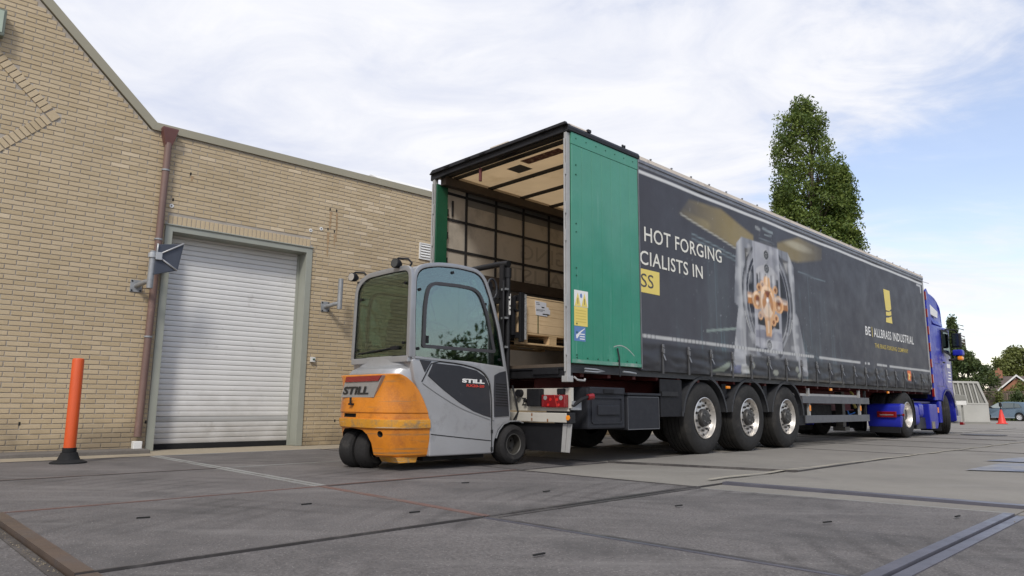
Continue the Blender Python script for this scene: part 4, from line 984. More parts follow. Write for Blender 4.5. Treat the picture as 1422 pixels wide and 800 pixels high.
cpoly([(9.68, 2.13), (9.71, 2.13), (9.71, 2.35), (9.68, 2.35)], txt_gold); ctext('THE BRASS FORGING COMPANY', txt_gold, 9.78, 11.96, 1.915, 2.01, .012, sp=1.1)
# buckles and straps
bk0 = None
def buckle_mb():
    q = MB(); q.box(-.022, .022, -.016, .0, -.02, .09); q.box(-.018, .018, -.030, -.0161, -.035, .03); q.box(-.026, .026, -.024, -.0165, .045, .06)
    q.add([(-.015, -.022, -.04), (.015, -.022, -.04), (.022, -.055, -.125), (-.006, -.055, -.125), (-.015, -.014, -.04), (.015, -.014, -.04), (.022, -.045, -.128), (-.006, -.045, -.128)], [(0, 1, 2, 3), (7, 6, 5, 4), (0, 4, 5, 1), (1, 5, 6, 2), (2, 6, 7, 3), (3, 7, 4, 0)])
    return q
buck_m = mat('buckle_steel', (0.16, 0.16, 0.165), .42, metal=.4, var=.3, vscale=20)
stp_m = mat('curtain_strap', (0.062, 0.060, 0.060), .6, var=.1)
bo = so = None
for i in range(20):
    u = 1.87 + i * .605
    if i == 0:
        bo = tr_.part('buckle', buckle_mb(), buck_m, bevel=.003, seg=1); bo.data.transform(Matrix.Translation(tr_.piv))
        q = MB(); q.box(-.02, .02, -.006, 0, -.36, -.0); so = tr_.part('strap', q, stp_m); so.data.transform(Matrix.Translation(tr_.piv))
        b, s_ = bo, so
    else:
        b, s_ = bo.copy(), so.copy(); COL.objects.link(b); COL.objects.link(s_)
    zb = 1.385; b.location = Vector((u, -.016 - curt_off(u, zb), zb)) - tr_.piv; b.rotation_euler = (0, (R() - .5) * .15, 0)
    s_.location = Vector((u, -.0145 - curt_off(u, 1.3) - .004, 1.45)) - tr_.piv
# roof rail, track, gutter
q = MB(); q.prism([(-.012, 3.795), (.03, 3.795), (.03, 3.90), (-.03, 3.905), (-.034, 3.86), (-.02, 3.855), (-.02, 3.81)], 0, 1.39, 13.55); tr_.part('curtain_track', q, alu_m, bevel=.002, seg=1)
q = MB(); q.prism([(-.022, 3.906), (.12, 3.906), (.12, 3.985), (.06, 3.985), (-.015, 3.96)], 0, 1.39, 13.6); q.prism([(2.57, 3.906), (2.43, 3.906), (2.43, 3.985), (2.49, 3.985), (2.565, 3.96)], 0, .0, 13.6)
tr_.part('roof_rail', q, rail_m)
for i in range(24):
    if i == 0:
        ro = tr_.part('roof_clip', MB().box(-.012, .012, -.022, .0, -.010, .008), alu_m); ro.data.transform(Matrix.Translation(tr_.piv)); c = ro
    else: c = ro.copy(); COL.objects.link(c)
    c.location = Vector((1.7 + i * .51, 0, 3.975)) - tr_.piv
q = MB()
NXr, NYr = 56, 8
for i in range(NXr + 1):
    for j in range(NYr + 1):
        u = .04 + 13.5 * i / NXr; v = .10 + 2.35 * j / NYr; sag = -.012 * sin(pi * j / NYr) * abs(sin(pi * (u - .27) / .685))
        q.v.append((u, v, 3.965 + sag))
q.f = [(i * (NYr + 1) + j, (i + 1) * (NYr + 1) + j, (i + 1) * (NYr + 1) + j + 1, i * (NYr + 1) + j + 1) for i in range(NXr) for j in range(NYr)]; q.mi = [0] * len(q.f)
tr_.part('roof_sheet', q, roof_m, smooth=True, recalc=False)
rb0 = None
for i, u in enumerate([.14, .27] + [.27 + .685 * k for k in range(1, 20)]):
    if rb0 is None:
        rb0 = tr_.part('roof_bow', MB().box(-.018, .018, .10, 2.45, 3.90, 3.945), blacks_m); rb0.data.transform(Matrix.Translation((tr_.piv.x, 0, 0))); c = rb0
    else: c = rb0.copy(); COL.objects.link(c)
    c.location = (u - tr_.piv.x, 0, 0)
tr_.part('inner_roof_rail', MB().box(.05, 13.5, 2.36, 2.47, 3.78, 3.90), wood_dk); tr_.part('inner_roof_rail', MB().box(.05, 13.5, .05, .12, 3.80, 3.90), wood_dk)
q = MB(); q.prism([(.55, 1.35), (.80, 1.35), (.80, 1.62), (.55, 1.62)], 2, 3.950, 3.953); q.add([], []); tr_.part('roof_patch', q, mat('roof_patch_grey', (.10, .09, .08), .8, var=.2), recalc=True)
q = MB(); q.prism([(.45, .55), (.62, .55), (.62, 1.25), (.45, 1.25)], 2, 3.950, 3.953); tr_.part('roof_patch', q, mat('roof_print_red', (.16, .06, .045), .8, var=.4, vscale=25, dirt=(.5, .36, .2), dscale=18, dcover=.5))
# rear header with curved left end
hdr = roundpoly([(2.61, 3.86), (2.61, 3.985), (-.03, 3.985), (-.035, 3.89), (2.2, 3.885)], [.02, .08, .02, .01, .1])
tr_.part('rear_header', MB().prism(hdr, 0, -.03, .03), blacks_m, bevel=.006)
tr_.part('header_lip', MB().prism([(2.60, 3.945), (2.53, 4.0), (-.02, 4.0), (-.04, 3.965)], 0, -.07, -.031), blacks_m, bevel=.005)
for v in (2.2, 1.75, 1.45, .35): tr_.part('marker_lamp', MB().box(-.085, -.071, v - .05, v + .05, 3.96, 3.985), black_m)
tr_.part('roof_beacon_base', MB().box(-.02, .2, 1.0, 1.35, 4.001, 4.045), rail_m, bevel=.01)
tr_.part('hanging_cord', MB().tube([(.06, 1.62, 3.84), (.06, 1.62, 3.66)], .022, n=8), mat('cord_dark_red', (.12, .03, .03), .7))
# posts
def post(v0, v1, nm):
    o = tr_.part(nm, MB().box(-.028, .035, v0, v1, 1.0, 3.883), post_m, bevel=.004)
    for z in (3.42, 2.62, 1.85, 1.30, 2.95):
        tr_.part('hinge', MB().box(-.048, -.03, v0 - .004, v1 * .5 + v0 * .5, z - .07, z + .07), post_m, parent=o, bevel=.006)
    tr_.part('lock_rod', MB().cyl((-.042, (v0 + v1) / 2, 1.05), (-.042, (v0 + v1) / 2, 3.8), .011, n=8), post_m, parent=o)
post(-.006, .034, 'corner_post'); post(2.51, 2.56, 'corner_post')
# green rear side panel made of planks
gp = tr_.part('green_panel', MB().box(.036, 1.37, -.006, .02, 1.15, 3.90), green_dk)
pk = None
for i in range(7):
    q = MB(); q.box(.04 + i * .19, .04 + (i + 1) * .19 - .0035, -.024, -.0062, 1.145, 3.745); tr_.part('plank', q, green_m, parent=gp, bevel=.003, seg=1)
tr_.part('top_strip', MB().box(.037, 1.372, -.0275, -.0062, 3.7475, 3.895), green_m, parent=gp, bevel=.003)
tr_.part('bottom_strip', MB().box(.037, 1.372, -.0275, -.0242, 1.15, 1.19), mat('worn_green_edge', (.10, .26, .19), .5, var=.2, dirt=(.35, .36, .33), dscale=5), parent=gp)
tr_.part('side_strip', MB().box(1.3725, 1.384, -.034, .02, 1.13, 3.90), alu_m, parent=gp)
q = MB()
for z in (3.5, 3.38, 2.78, 2.68, 2.25, 2.16, 1.60, 1.50, 1.24): q.cyl((.12, -.030, z), (.12, -.0242, z), .010, n=8)
for i in range(7): q.cyl((.12 + i * .19, -.033, 3.83), (.12 + i * .19, -.0277, 3.83), .008, n=8); q.cyl((.12 + i * .19, -.033, 1.21), (.12 + i * .19, -.0242, 1.21), .008, n=8)
tr_.part('rivets', q, green_dk, parent=gp)
tr_.part('panel_top_rail', MB().prism([(-.04, 3.90), (.05, 3.90), (.05, 3.975), (-.025, 3.975), (-.045, 3.94)], 0, -.03, 1.40), blacks_m, bevel=.003)
tr_.part('panel_top_light', MB().prism([(-.02, 3.976), (.02, 3.976), (.02, 4.0), (-.01, 4.0)], 0, .02, .42), rail_m)
tr_.part('roof_clip', MB().box(1.05, 1.07, -.03, -.01, 3.976, 4.01), blacks_m); tr_.part('roof_clip', MB().box(1.09, 1.11, -.03, -.01, 3.976, 4.01), blacks_m); tr_.part('roof_clip', MB().box(.34, .40, -.04, -.01, 3.976, 4.01), blacks_m)
# stickers on the panel
def stick(name, pts, m_, o_): return tr_.part(name, MB().add([(u, -.0242 - o_, z) for u, z in pts], [tuple(range(len(pts)))]), m_, parent=gp, recalc=False)
stick('white_sticker', [(.075, 1.80), (.325, 1.80), (.325, 1.99), (.075, 1.99)], txt_white, .001)
stick('warning_triangle', [(.085, 1.805), (.195, 1.805), (.14, 1.965)], yell_m, .002); stick('warning_triangle', [(.205, 1.805), (.315, 1.805), (.26, 1.965)], yell_m, .002)
stick('blue_dot', [(.2 + .02 * cos(a), 1.93 + .028 * sin(a)) for a in np.linspace(0, 2 * pi, 10)[:-1]], mat('sticker_blue', (.13, .2, .42), .5), .002)
stick('yellow_sticker', [(.075, 1.575), (.315, 1.575), (.315, 1.798), (.075, 1.798)], yell_m, .0012)
for k in range(5): stick('small_print', [(.10, 1.62 + k * .033), (.29, 1.62 + k * .033), (.29, 1.628 + k * .033), (.10, 1.628 + k * .033)], txt_gold, .0022)
stick('triangle_mark', [(.135, 1.83), (.145, 1.83), (.145, 1.90), (.135, 1.90)], txt_grey, .003); stick('triangle_mark', [(.255, 1.83), (.265, 1.83), (.265, 1.90), (.255, 1.90)], txt_grey, .003)
stick('blue_sticker', [(.075, 1.40), (.275, 1.40), (.275, 1.57), (.075, 1.57)], mat('sticker_blue2', (.10, .19, .40), .5), .0012)
stick('white_swoosh', [(.11, 1.43), (.13, 1.43), (.19, 1.50), (.26, 1.545), (.265, 1.555), (.18, 1.515), (.13, 1.48), (.105, 1.47)], txt_white, .002)
for k in range(3): stick('white_print', [(.17, 1.42 + k * .028), (.26, 1.42 + k * .028), (.26, 1.432 + k * .028), (.17, 1.432 + k * .028)], txt_white, .002)
# scrape marks on the green panel
q = MB()
arc = [(.80 + .42 * t, 1.33 + .09 * sin(pi * (t * .8 + .15)) - .06 * t) for t in np.linspace(0, 1, 12)]
for (a, b), (c, d) in zip(arc[:-1], arc[1:]): q.add([(a, -.0262, b - .005), (c, -.0262, d - .005), (c, -.0262, d + .006), (a, -.0262, b + .006)], [(0, 1, 2, 3)])
tr_.part('scrape_mark', q, mat('scrape_grey', (.36, .38, .35), .7, var=.3, vscale=30), parent=gp, recalc=False)
tr_.part('hanging_strap', MB().strip([(.86, 1.36), (.89, 1.26), (.905, 1.02)], .022, 1, -.042, -.036), strap_m)
# ---- interior
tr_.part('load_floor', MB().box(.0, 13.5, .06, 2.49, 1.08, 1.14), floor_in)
cl = tr_.part('far_curtain', MB().box(.20, 13.5, 2.530, 2.536, 1.14, 3.86), curt_in)
i = 0
for u in np.arange(.585, 13.4, .605):
    tr_.part('strap', MB().box(u - .022, u + .022, 2.512, 2.518, 1.15, 3.80), strap_m, parent=cl); i += 1
for z in (3.33, 2.88, 3.72): tr_.part('strap', MB().box(.22, 13.4, 2.5185, 2.5245, z - .02, z + .02), strap_m, parent=cl)
tr_.part('strap', MB().box(.30, .335, 2.51, 2.516, 3.38, 3.62), strap_m, parent=cl)
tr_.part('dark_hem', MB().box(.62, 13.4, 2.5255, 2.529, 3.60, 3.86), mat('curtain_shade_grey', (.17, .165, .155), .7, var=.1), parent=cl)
for txt, u0, u1, z0, z1 in (('HOT FORGING', 4.9, 1.75, 2.97, 3.22), ('SPECIALISTS', 4.0, 1.25, 2.60, 2.82)):
    vs, fs = text_mesh(txt, 1, 0); xs = [v[0] for v in vs]; ys = [v[1] for v in vs]
    nv = [(u0 + (v[0] - min(xs)) / (max(xs) - min(xs)) * (u1 - u0), 2.5272, z0 + (v[1] - min(ys)) / (max(ys) - min(ys)) * (z1 - z0)) for v in vs]
    tr_.part('ghost_lettering', MB().add(nv, fs), mat('ghost_' + txt[:3], (.37, .335, .285), .7, var=.1), parent=cl, recalc=False)
tr_.part('green_door_edge', MB().box(.0, .19, 2.475, 2.528, 1.14, 3.80), green_dk)
for z in (3.42, 3.08, 2.7): tr_.part('hinge', MB().box(.19, .225, 2.49, 2.51, z - .05, z + .05), blacks_m)
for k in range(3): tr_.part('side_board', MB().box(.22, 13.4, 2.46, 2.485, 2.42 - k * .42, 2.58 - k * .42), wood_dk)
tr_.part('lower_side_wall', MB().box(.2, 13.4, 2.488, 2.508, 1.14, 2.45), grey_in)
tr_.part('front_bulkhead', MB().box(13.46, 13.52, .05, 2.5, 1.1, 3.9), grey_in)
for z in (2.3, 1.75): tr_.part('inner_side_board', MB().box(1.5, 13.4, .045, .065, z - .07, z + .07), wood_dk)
# ---- rear end, lights and bumper
tr_.part('rear_sill', MB().box(-.02, .12, .04, 2.51, .985, 1.079), blacks_m, bevel=.006)
tr_.part('rear_sill_top', MB().box(-.035, .05, .05, 2.5, 1.0801, 1.10), black_m)
tr_.part('dock_lid', MB().box(-.045, .0, .12, .52, 1.02, 1.09), black_m, bevel=.006)
tr_.part('post_foot', MB().box(-.05, .05, -.03, .06, .93, 1.0), post_m, bevel=.006)
tr_.part('latch', MB().tube([(.06, -.03, .99), (.1, -.05, .955), (.22, -.05, .95), (.24, -.04, .97)], .012, n=8), post_m)
tr_.part('latch', MB().tube([(.25, -.03, 1.09), (.45, -.045, 1.085), (.6, -.045, 1.07), (.45, -.045, 1.055), (.25, -.03, 1.06)], .010, n=8), galv_m)
tr_.part('latch', MB().tube([(.98, -.03, 1.08), (1.1, -.045, 1.075), (1.22, -.045, 1.065)], .012, n=8), galv_m)
tr_.part('side_rave', MB().box(.05, 13.55, .03, .06, 1.04, 1.135), mat('side_rave_dark', (.03, .03, .032), .5, var=.1)); tr_.part('side_rave', MB().box(.05, 13.55, 2.50, 2.55, 1.02, 1.135), blacks_m)
lb = tr_.part('light_board', MB().box(.05, .075, .04, 2.51, .605, .865), cream_m, bevel=.003)
tr_.part('board_edge', MB().box(.04, .085, .0, .036, .64, .868), cream_m, parent=lb)
def lamp(v0, v1):
    o = tr_.part('tail_light', MB().box(-.02, .049, v0, v1, .645, .79), red_lens, bevel=.012)
    w = v1 - v0
    for fv, fz, m_, r_ in ((.82, .755, clear_lens, .026), (.15, .755, clear_lens, .026), (.60, .735, red_lamp, .018), (.32, .735, red_lamp, .018), (.70, .675, red_lamp, .016), (.25, .675, red_lamp, .016)):
        tr_.part('lens', MB().cyl((-.024, v0 + w * fv, fz), (-.0195, v0 + w * fv, fz), r_, n=16), m_, parent=o)
    tr_.part('lens_divider', MB().add([(-.0215, v0 + w * .45, .79), (-.0215, v0 + w * .43, .79), (-.0215, v0 + w * .30, .65), (-.0215, v0 + w * .32, .65)], [(0, 1, 2, 3)]), txt_red, parent=o, recalc=False)
lamp(.04, .40); lamp(2.14, 2.50)
tr_.part('black_housing', MB().box(-.03, .05, .42, .63, .655, .86), black_m, bevel=.01); tr_.part('black_housing', MB().box(-.03, .05, 1.92, 2.12, .655, .86), black_m, bevel=.01)
tr_.part('number_lamp', MB().box(-.01, .049, .085, .17, .79, .86), black_m, bevel=.01)
for v, z, r_ in ((.80, .81, .045), (.685, .72, .022)): tr_.part('socket', MB().cyl((-.01, v, z), (.05, v, z), r_, n=14), black_m)
def rtext(txt, v1, z0, w, h): put_text(tr_, 'lettering', txt, txt_dark, (.0475, v1, z0), w, h, (0, -1, 0), (0, 0, 1), parent=lb, bold=.02)
rtext('Z', .785, .665, .075, .09); rtext('3', .90, .79, .045, .05)
bp = tr_.part('bumper_bar', MB().box(-.02, .06, .01, 2.54, .48, .585), cream_m, bevel=.008)
tr_.part('bumper_end', MB().box(-.024, .064, -.045, .009, .475, .59), blacks_m, parent=bp, bevel=.005); tr_.part('amber_reflector', MB().cyl((-.032, -.015, .535), (-.0241, -.015, .535), .028, n=16), amber_m, parent=bp)
rs_ = mat('rust_spot', (.22, .09, .03), .8, var=.3)
for v, z in ((.55, .51), (.30, .505), (.55, .565)): tr_.part('rust_spot', MB().box(-.0225, -.0201, v - .01, v + .01, z - .02, z + .012), rs_, parent=bp)
fl_ = tr_.part('mud_flap', MB().prism([(.03, .47), (2.50, .47), (2.45, .15), (.06, .15)], 0, .03, .04), black_m)
tr_.part('flap_strip', MB().prism([(.04, .469), (.10, .469), (.13, .155), (.075, .155)], 0, .018, .029), post_m, parent=fl_); tr_.part('flap_strip', MB().prism([(-.03, .469), (.03, .469), (.07, .155), (.01, .155)], 0, .018, .029), post_m, parent=fl_)
tr_.part('lamp_arm', MB().tube([(.06, -.0, .66), (.16, -.06, .74), (.25, -.09, .77)], .022, n=8), black_m); tr_.part('red_side_lamp', MB().cyl((.23, -.09, .765), (.30, -.11, .775), .035, n=12), red_lens)
tr_.part('corner_bracket', MB().box(.055, .2, -.02, .02, .62, .72), galv_m)
# ---- chassis
for v in (.72, 1.75): 
    q = MB(); q.box(.2, 10.2, v - .07, v + .07, .60, .62); q.box(.2, 13.3, v - .07, v + .07, .985, 1.0); q.box(.2, 10.2, v - .008, v + .008, .6201, .9849); q.box(10.2, 13.3, v - .008, v + .008, .86, .9849); tr_.part('chassis_beam', q, redframe)
q = MB()
for k in range(26): q.box(.3 + k * .51, .36 + k * .51, .08, 2.47, 1.0005, 1.0795)
tag(tr_.part('cross_members', q, redframe), kind='stuff')
def toolbox(u0, u1, z0, z1, lid, v0=.03):
    o = tr_.part('tool_box', MB().box(u0, u1, v0, v0 + .45, z0, z1), box_m, bevel=.022)
    if lid:
        tr_.part('door_rim', MB().strip(rounded(u0 + .07, u1 - .07, z0 + .07, z1 - .11, .03), .02, 1, v0 - .012, v0 - .001, closed=True), box_m, parent=o)
        tr_.part('door_boss', MB().box(u0 + .17, u1 - .13, v0 - .022, v0 - .001, z0 + .16, z1 - .2), box_m, parent=o, bevel=.01)
        tr_.part('lid', MB().box(u0 + .02, u1 - .02, v0 - .02, v0 + .4, z1 - .07, z1 + .012), box_m, parent=o, bevel=.012); tr_.part('latch', MB().box((u0 + u1) / 2 - .09, (u0 + u1) / 2 + .11, v0 - .032, v0 - .0205, z1 - .06, z1 - .01), black_m, parent=o, bevel=.005)
    else:
        tr_.part('lid', MB().box(u0 - .015, u1 + .015, v0 - .02, v0 + .46, z1 + .001, z1 + .03), box_m, parent=o, bevel=.004)
        tr_.part('edge_rim', MB().strip([(u0 + .01, z0 + .01), (u1 - .01, z0 + .01), (u1 - .01, z1 - .02), (u0 + .01, z1 - .02)], .014, 1, v0 - .004, v0 + .0, closed=True), guard_m, parent=o)
toolbox(.37, 1.08, .40, .875, True); toolbox(1.13, 1.82, .375, .80, False)

def wheel(th, u, v, r, w, rim_r, side, kind='trailer', steer=0.0, name='wheel', tyre=None):
    """side = -1: outer face looks towards low v"""
    s = side; tm = tyre or tyre_m
    prof = [(rim_r * .99, -.0), (rim_r * 1.02, -.012), (rim_r + .035, -.022), (r - .13 * r / .5, -.030), (r - .07 * r / .5, -.020), (r - .03 * r / .5, -.002), (r - .008, .018), (r, .045)]
    tread = []
    ng = 5 if kind != 'fork' else 0
    if ng:
        y0, y1 = .045, w - .045; st_ = (y1 - y0) / (ng)
        for k in range(1, ng):
            y = y0 + st_ * k; tread += [(r, y - .008), (r - .012, y - .006), (r - .012, y + .006), (r, y + .008)]
    prof += tread + [(r, w - .045), (r - .008, w - .018), (r - .03, w - .0), (r - .1, w + .01), (rim_r, w - .01), (rim_r * .99, w - .02)]
    n = 72
    c = Vector((u, v, r))
    def put(mbx):
        R_ = Matrix.Rotation(steer, 3, 'Z'); mbx.v = [tuple(R_ @ (Vector(p) - Vector((u, v, 0))) + Vector((u, v, 0))) for p in mbx.v]; return mbx
    o = th.part(name, put(MB().lathe([(a, -s * b) for a, b in prof], c, 'y', n)), tm, smooth=True, auto=28, bevel=0)
    if kind == 'fork':
        rp = [(rim_r, .0), (rim_r * .97, .012), (rim_r * .93, .10), (rim_r * .45, .115), (rim_r * .42, .09), (0, .088)]
        th.part('rim', put(MB().lathe([(a, -s * b) for a, b in rp], c, 'y', 40)), rimdk_m, parent=o, smooth=True, auto=35)
        th.part('rim_flange', put(MB().lathe([(rim_r * 1.03, -s * -.006), (rim_r * .95, -s * -.012), (rim_r * .93, -s * .004), (rim_r, -s * .01)], c, 'y', 40)), rim_m if False else mat('flange', (.13, .125, .115), .45, metal=.3, var=.2, vscale=20), parent=o, smooth=True)
        q = MB()
        for k in range(5):
            a = 2 * pi * k / 5 + .5; p = (u + rim_r * .66 * cos(a), v - s * .095, r + rim_r * .66 * sin(a)); q.cyl(p, (p[0], v - s * .119 if False else v - s * .112 + s * .0, p[2]), .012, n=6); q.cyl((p[0], v - s * .085, p[2]), (p[0], v - s * .114, p[2]), .013, n=6)
        th.part('wheel_nuts', put(q), hub_m, parent=o)
        return o
    if kind == 'trailer':      # shallow dish: the disc stands close to the outer face
        rp = [(rim_r * 1.0, -.018), (rim_r * .965, -.024), (rim_r * .94, -.005), (rim_r * .90, .055), (rim_r * .84, .075), (rim_r * .80, .040), (rim_r * .45, .028), (rim_r * .42, .034), (rim_r * .42, .06)]
        hp_ = [(rim_r * .42, .06), (rim_r * .42, -.012), (rim_r * .38, -.03), (rim_r * .16, -.036), (0, -.036)]; nr, ny = rim_r * .60, .028
    else:                      # deep dish of a driven twin wheel
        rp = [(rim_r * 1.0, -.018), (rim_r * .965, -.024), (rim_r * .94, -.005), (rim_r * .88, .10), (rim_r * .84, .17), (rim_r * .5, .185), (rim_r * .48, .20)]
        hp_ = [(rim_r * .48, .2), (rim_r * .46, .06), (rim_r * .36, .03), (0, .03)]; nr, ny = rim_r * .64, .18
    rim = th.part('rim', put(MB().lathe([(a, -s * b) for a, b in rp], c, 'y', 56)), rim_m, parent=o, smooth=True, auto=32)
    th.part('hub', put(MB().lathe([(a, -s * b) for a, b in hp_], c, 'y', 32)), hub_m, parent=o, smooth=True, auto=32)
    q = MB()
    for k in range(10):
        a = 2 * pi * k / 10 + .2; x, z = u + nr * cos(a), r + nr * sin(a); q.cyl((x, v - s * ny, z), (x, v - s * (ny - .03), z), .019, .015, n=6)
    th.part('wheel_nuts', put(q), hub_m, parent=o)
    if kind == 'trailer':
        q = MB()
        for k in range(10):
            a = 2 * pi * k / 10 + .45; x, z = u + rim_r * .81 * cos(a), r + rim_r * .81 * sin(a); q.cyl((x, v - s * .036, z), (x, v - s * .042 + s * .01, z), .017, n=8)
        th.part('vent_holes', put(q), dark_m, parent=o)
        q = MB()
        for k in range(5):
            a = 2 * pi * k / 5; x, z = u + rim_r * .25 * cos(a), r + rim_r * .25 * sin(a); q.cyl((x, v + s * .034, z), (x, v + s * .048, z), .014, n=6)
        th.part('hub_bolts', put(q), mat('hub_bolt', (.16, .16, .16), .4, metal=.5, var=.1), parent=o)
    return o
AX = [2.972, 4.282, 5.592]
for k, a in enumerate(AX):
    for (v, s) in ((.06, -1), (2.49, 1)):
        # outer face at v, tyre runs inwards
        w_ = wheel(tr_, a, v, .508, .385, .29, s)
    tr_.part('axle', MB().cyl((a, .3, .5), (a, 2.25, .5), .07, n=14), blacks_m)
    for v0, v1 in ((.02, .46), (2.09, 2.53)):
        a0, a1 = (radians(188), radians(-8))
        q = MB(); pts = [(a + .585 * cos(t), .508 + .575 * sin(t)) for t in np.linspace(radians(172), radians(8 if k < 2 else 2), 22)]
        if k == 0: pts = [(a - .605, .535), (a - .598, .60)] + pts
        q.strip(pts, .016, 1, v0 + .012, v1)
        q.strip(pts, .035, 1, v0, v0 + .0115); tr_.part('mudguard', q, fender_m, auto=30, smooth=True)
    if k == 0:
        tr_.part('guard_skirt', MB().box(1.86, a - .60, .035, .05, .535, 1.02), black_m); tr_.part('guard_skirt', MB().box(1.86, a - .6, .05, .46, .53, .545), black_m)
        tr_.part('guard_bracket', MB().box(1.87, 2.25, .015, .034, .80, .86), blacks_m)
q = MB()
for u0, u1 in ((3.56, 3.70), (4.87, 5.0)): q.box(u0, u1, .1, .12, .80, 1.0)
tr_.part('guard_bracket', q, black_m); tr_.part('amber_side_lamp', MB().box(3.58, 3.68, .02, .05, .93, .97), amber_m, bevel=.01)
# side guards
for z0, z1, u0, u1 in ((.735, .86, 6.19, 9.36), (.395, .525, 6.28, 9.32)): tr_.part('side_guard_rail', MB().box(u0, u1, .03, .055, z0, z1), guard_m, bevel=.004)
for u in (6.5, 8.9): tr_.part('guard_upright', MB().box(u, u + .05, .058, .1, .40, 1.0), post_m); tr_.part('amber_side_lamp', MB().box(u, u + .05, .045, .0575, .60, .70), amber_m, bevel=.01)
tr_.part('guard_upright', MB().box(9.22, 9.27, .058, .1, .40, 1.0), black_m); tr_.part('guard_plate', MB().box(5.95, 6.3, .06, .08, .36, .72), black_m)
tr_.part('pale_side_beam', MB().box(5.9, 9.0, .10, .16, .865, .905), post_m)
for v in (.45, 2.05):
    tr_.part('landing_leg', MB().box(8.85, 8.99, v - .07, v + .07, .28, .98).box(8.8, 9.04, v - .12, v + .12, .2, .279), hub_m); 
tr_.part('pallet_locker', MB().box(6.6, 8.6, .5, 2.05, .36, .72), black_m)
tr_.part('yellow_hose', MB().tube([(9.1, .3, 1.0), (9.15, .26, .9), (9.05, .24, .78), (9.12, .22, .66)], .028, n=8), mat('hose_yellow', (.45, .38, .10), .6, var=.2), smooth=True)
for u in (7.4, 10.5): tr_.part('marker_lamp', MB().box(u, u + .08, .02, .05, .97, 1.015), amber_m, bevel=.008)
tr_.part('front_wall_edge', MB().box(13.52, 13.60, -.012, .03, 1.12, 3.90), post_m); tr_.part('front_wall', MB().box(13.53, 13.6, .031, 2.53, 1.0, 3.95), grey_in)
tr_.part('coupling_plate', MB().box(11.2, 12.6, .75, 1.8, .83, .86), blacks_m)
tr_.part('aerial_wire', MB().tube([(13.55, .05, 3.92), (14.0, .1, 3.88), (14.5, .1, 3.90)], .006, n=5), blacks_m)

# ================================================================== FORKLIFT
fk = Thing('forklift', 'silver and orange electric forklift with glass cab lifting a crate into the trailer', 'forklift', (-1.0, 1.2, 0), 'uv')
VR, VL, VC = .64, 1.76, 1.2
def loft(levels, n=41, ex=3.4, cap=True):
    q = MB(); 
    for (z, hw, ur, uf) in levels:
        for k in range(n):
            t = -pi / 2 + pi * k / (n - 1)
            cu, sv = abs(cos(t)) ** (2 / ex), abs(sin(t)) ** (2 / ex) * (1 if t >= 0 else -1)
            q.v.append((uf - (uf - ur) * cu, VC + hw * sv, z))
    m = len(levels)
    for i in range(m - 1):
        for k in range(n - 1): q.f.append((i * n + k, i * n + k + 1, (i + 1) * n + k + 1, (i + 1) * n + k))
        q.f.append((i * n + n - 1, i * n, (i + 1) * n, (i + 1) * n + n - 1))
    q.f += [tuple(range(n))[::-1], tuple(range((m - 1) * n, m * n))]; q.mi = [0] * len(q.f)
    return q
body_p = [(-1.44, .14), (-.60, .135), (-.535, .14), (-.525, .27), (-.47, .39), (-.39, .455), (-.28, .48), (-.285, .60), (-.31, .93), (-.345, 1.06), (-.395, 1.105), (-.9, 1.14), (-1.64, 1.155), (-1.70, 1.12), (-1.66, .92), (-1.60, .81), (-1.54, .72), (-1.48, .60), (-1.445, .46)]
bd = fk.part('chassis_body', MB().prism(body_p, 1, VR, VL), silver_m, bevel=.018, seg=3, smooth=True, auto=40)
# battery hood between cab and counterweight
hood = fk.part('rear_hood', loft([(.5, .53, -1.90, -1.35), (.90, .545, -1.915, -1.35), (.985, .545, -1.905, -1.35), (1.03, .54, -1.87, -1.35), (1.055, .535, -1.80, -1.35), (1.07, .54, -1.765, -1.35), (1.10, .545, -1.745, -1.35), (1.17, .545, -1.735, -1.35)]), silver2_m, smooth=True, auto=30)
cwl = [(.14, .50, -1.87, -1.44), (.16, .52, -1.90, -1.44), (.30, .555, -1.935, -1.442), (.415, .562, -1.955, -1.445), (.43, .578, -1.975, -1.445), (.50, .585, -1.985, -1.455), (.515, .582, -1.985, -1.458), (.525, .568, -1.968, -1.46),
       (.575, .565, -1.965, -1.475), (.585, .573, -1.975, -1.478), (.60, .572, -1.975, -1.485), (.72, .565, -1.955, -1.54), (.81, .560, -1.94, -1.595), (.88, .556, -1.93, -1.66), (.94, .552, -1.922, -1.745), (.965, .548, -1.917, -1.80), (.975, .53, -1.905, -1.83)]
cw = fk.part('counterweight', loft(cwl), [fork_orange, worn_yellow, dark_m], smooth=True, auto=24)
for p in cw.data.polygons:
    z = p.center.z
    if .425 < z < .515: p.material_index = 1
q = MB(); arch = [(.97, .05), (.98, .28), (1.03, .36), (1.11, .405), (1.30, .42), (1.47, .41), (1.56, .36), (1.60, .28), (1.61, .05)]
q.prism(arch, 0, -2.3, -1.50)
boolean_cut(cw, q, fk.piv); 
q = MB(); q.box(-2.2, -1.93, 1.22, 1.47, .475 + .055, .475 + .095); boolean_cut(cw, q, fk.piv)
q = MB(); q.cyl((-2.1, .845, .37), (-1.86, .845, .37), .032, n=16); boolean_cut(cw, q, fk.piv)
fk.part('wheel_well_lining', MB().box(-1.86, -1.46, .78, 1.60, .42, .44), dark_m, parent=cw); fk.part('slot_lining', MB().box(-1.925, -1.90, 1.20, 1.49, .51, .59), dark_m, parent=cw)
fk.part('tow_pin', MB().cyl((-1.99, 1.30, .66), (-1.99, 1.30, .735), .012, n=8).box(-2.0, -1.94, 1.27, 1.33, .655, .675), black_m, parent=cw)
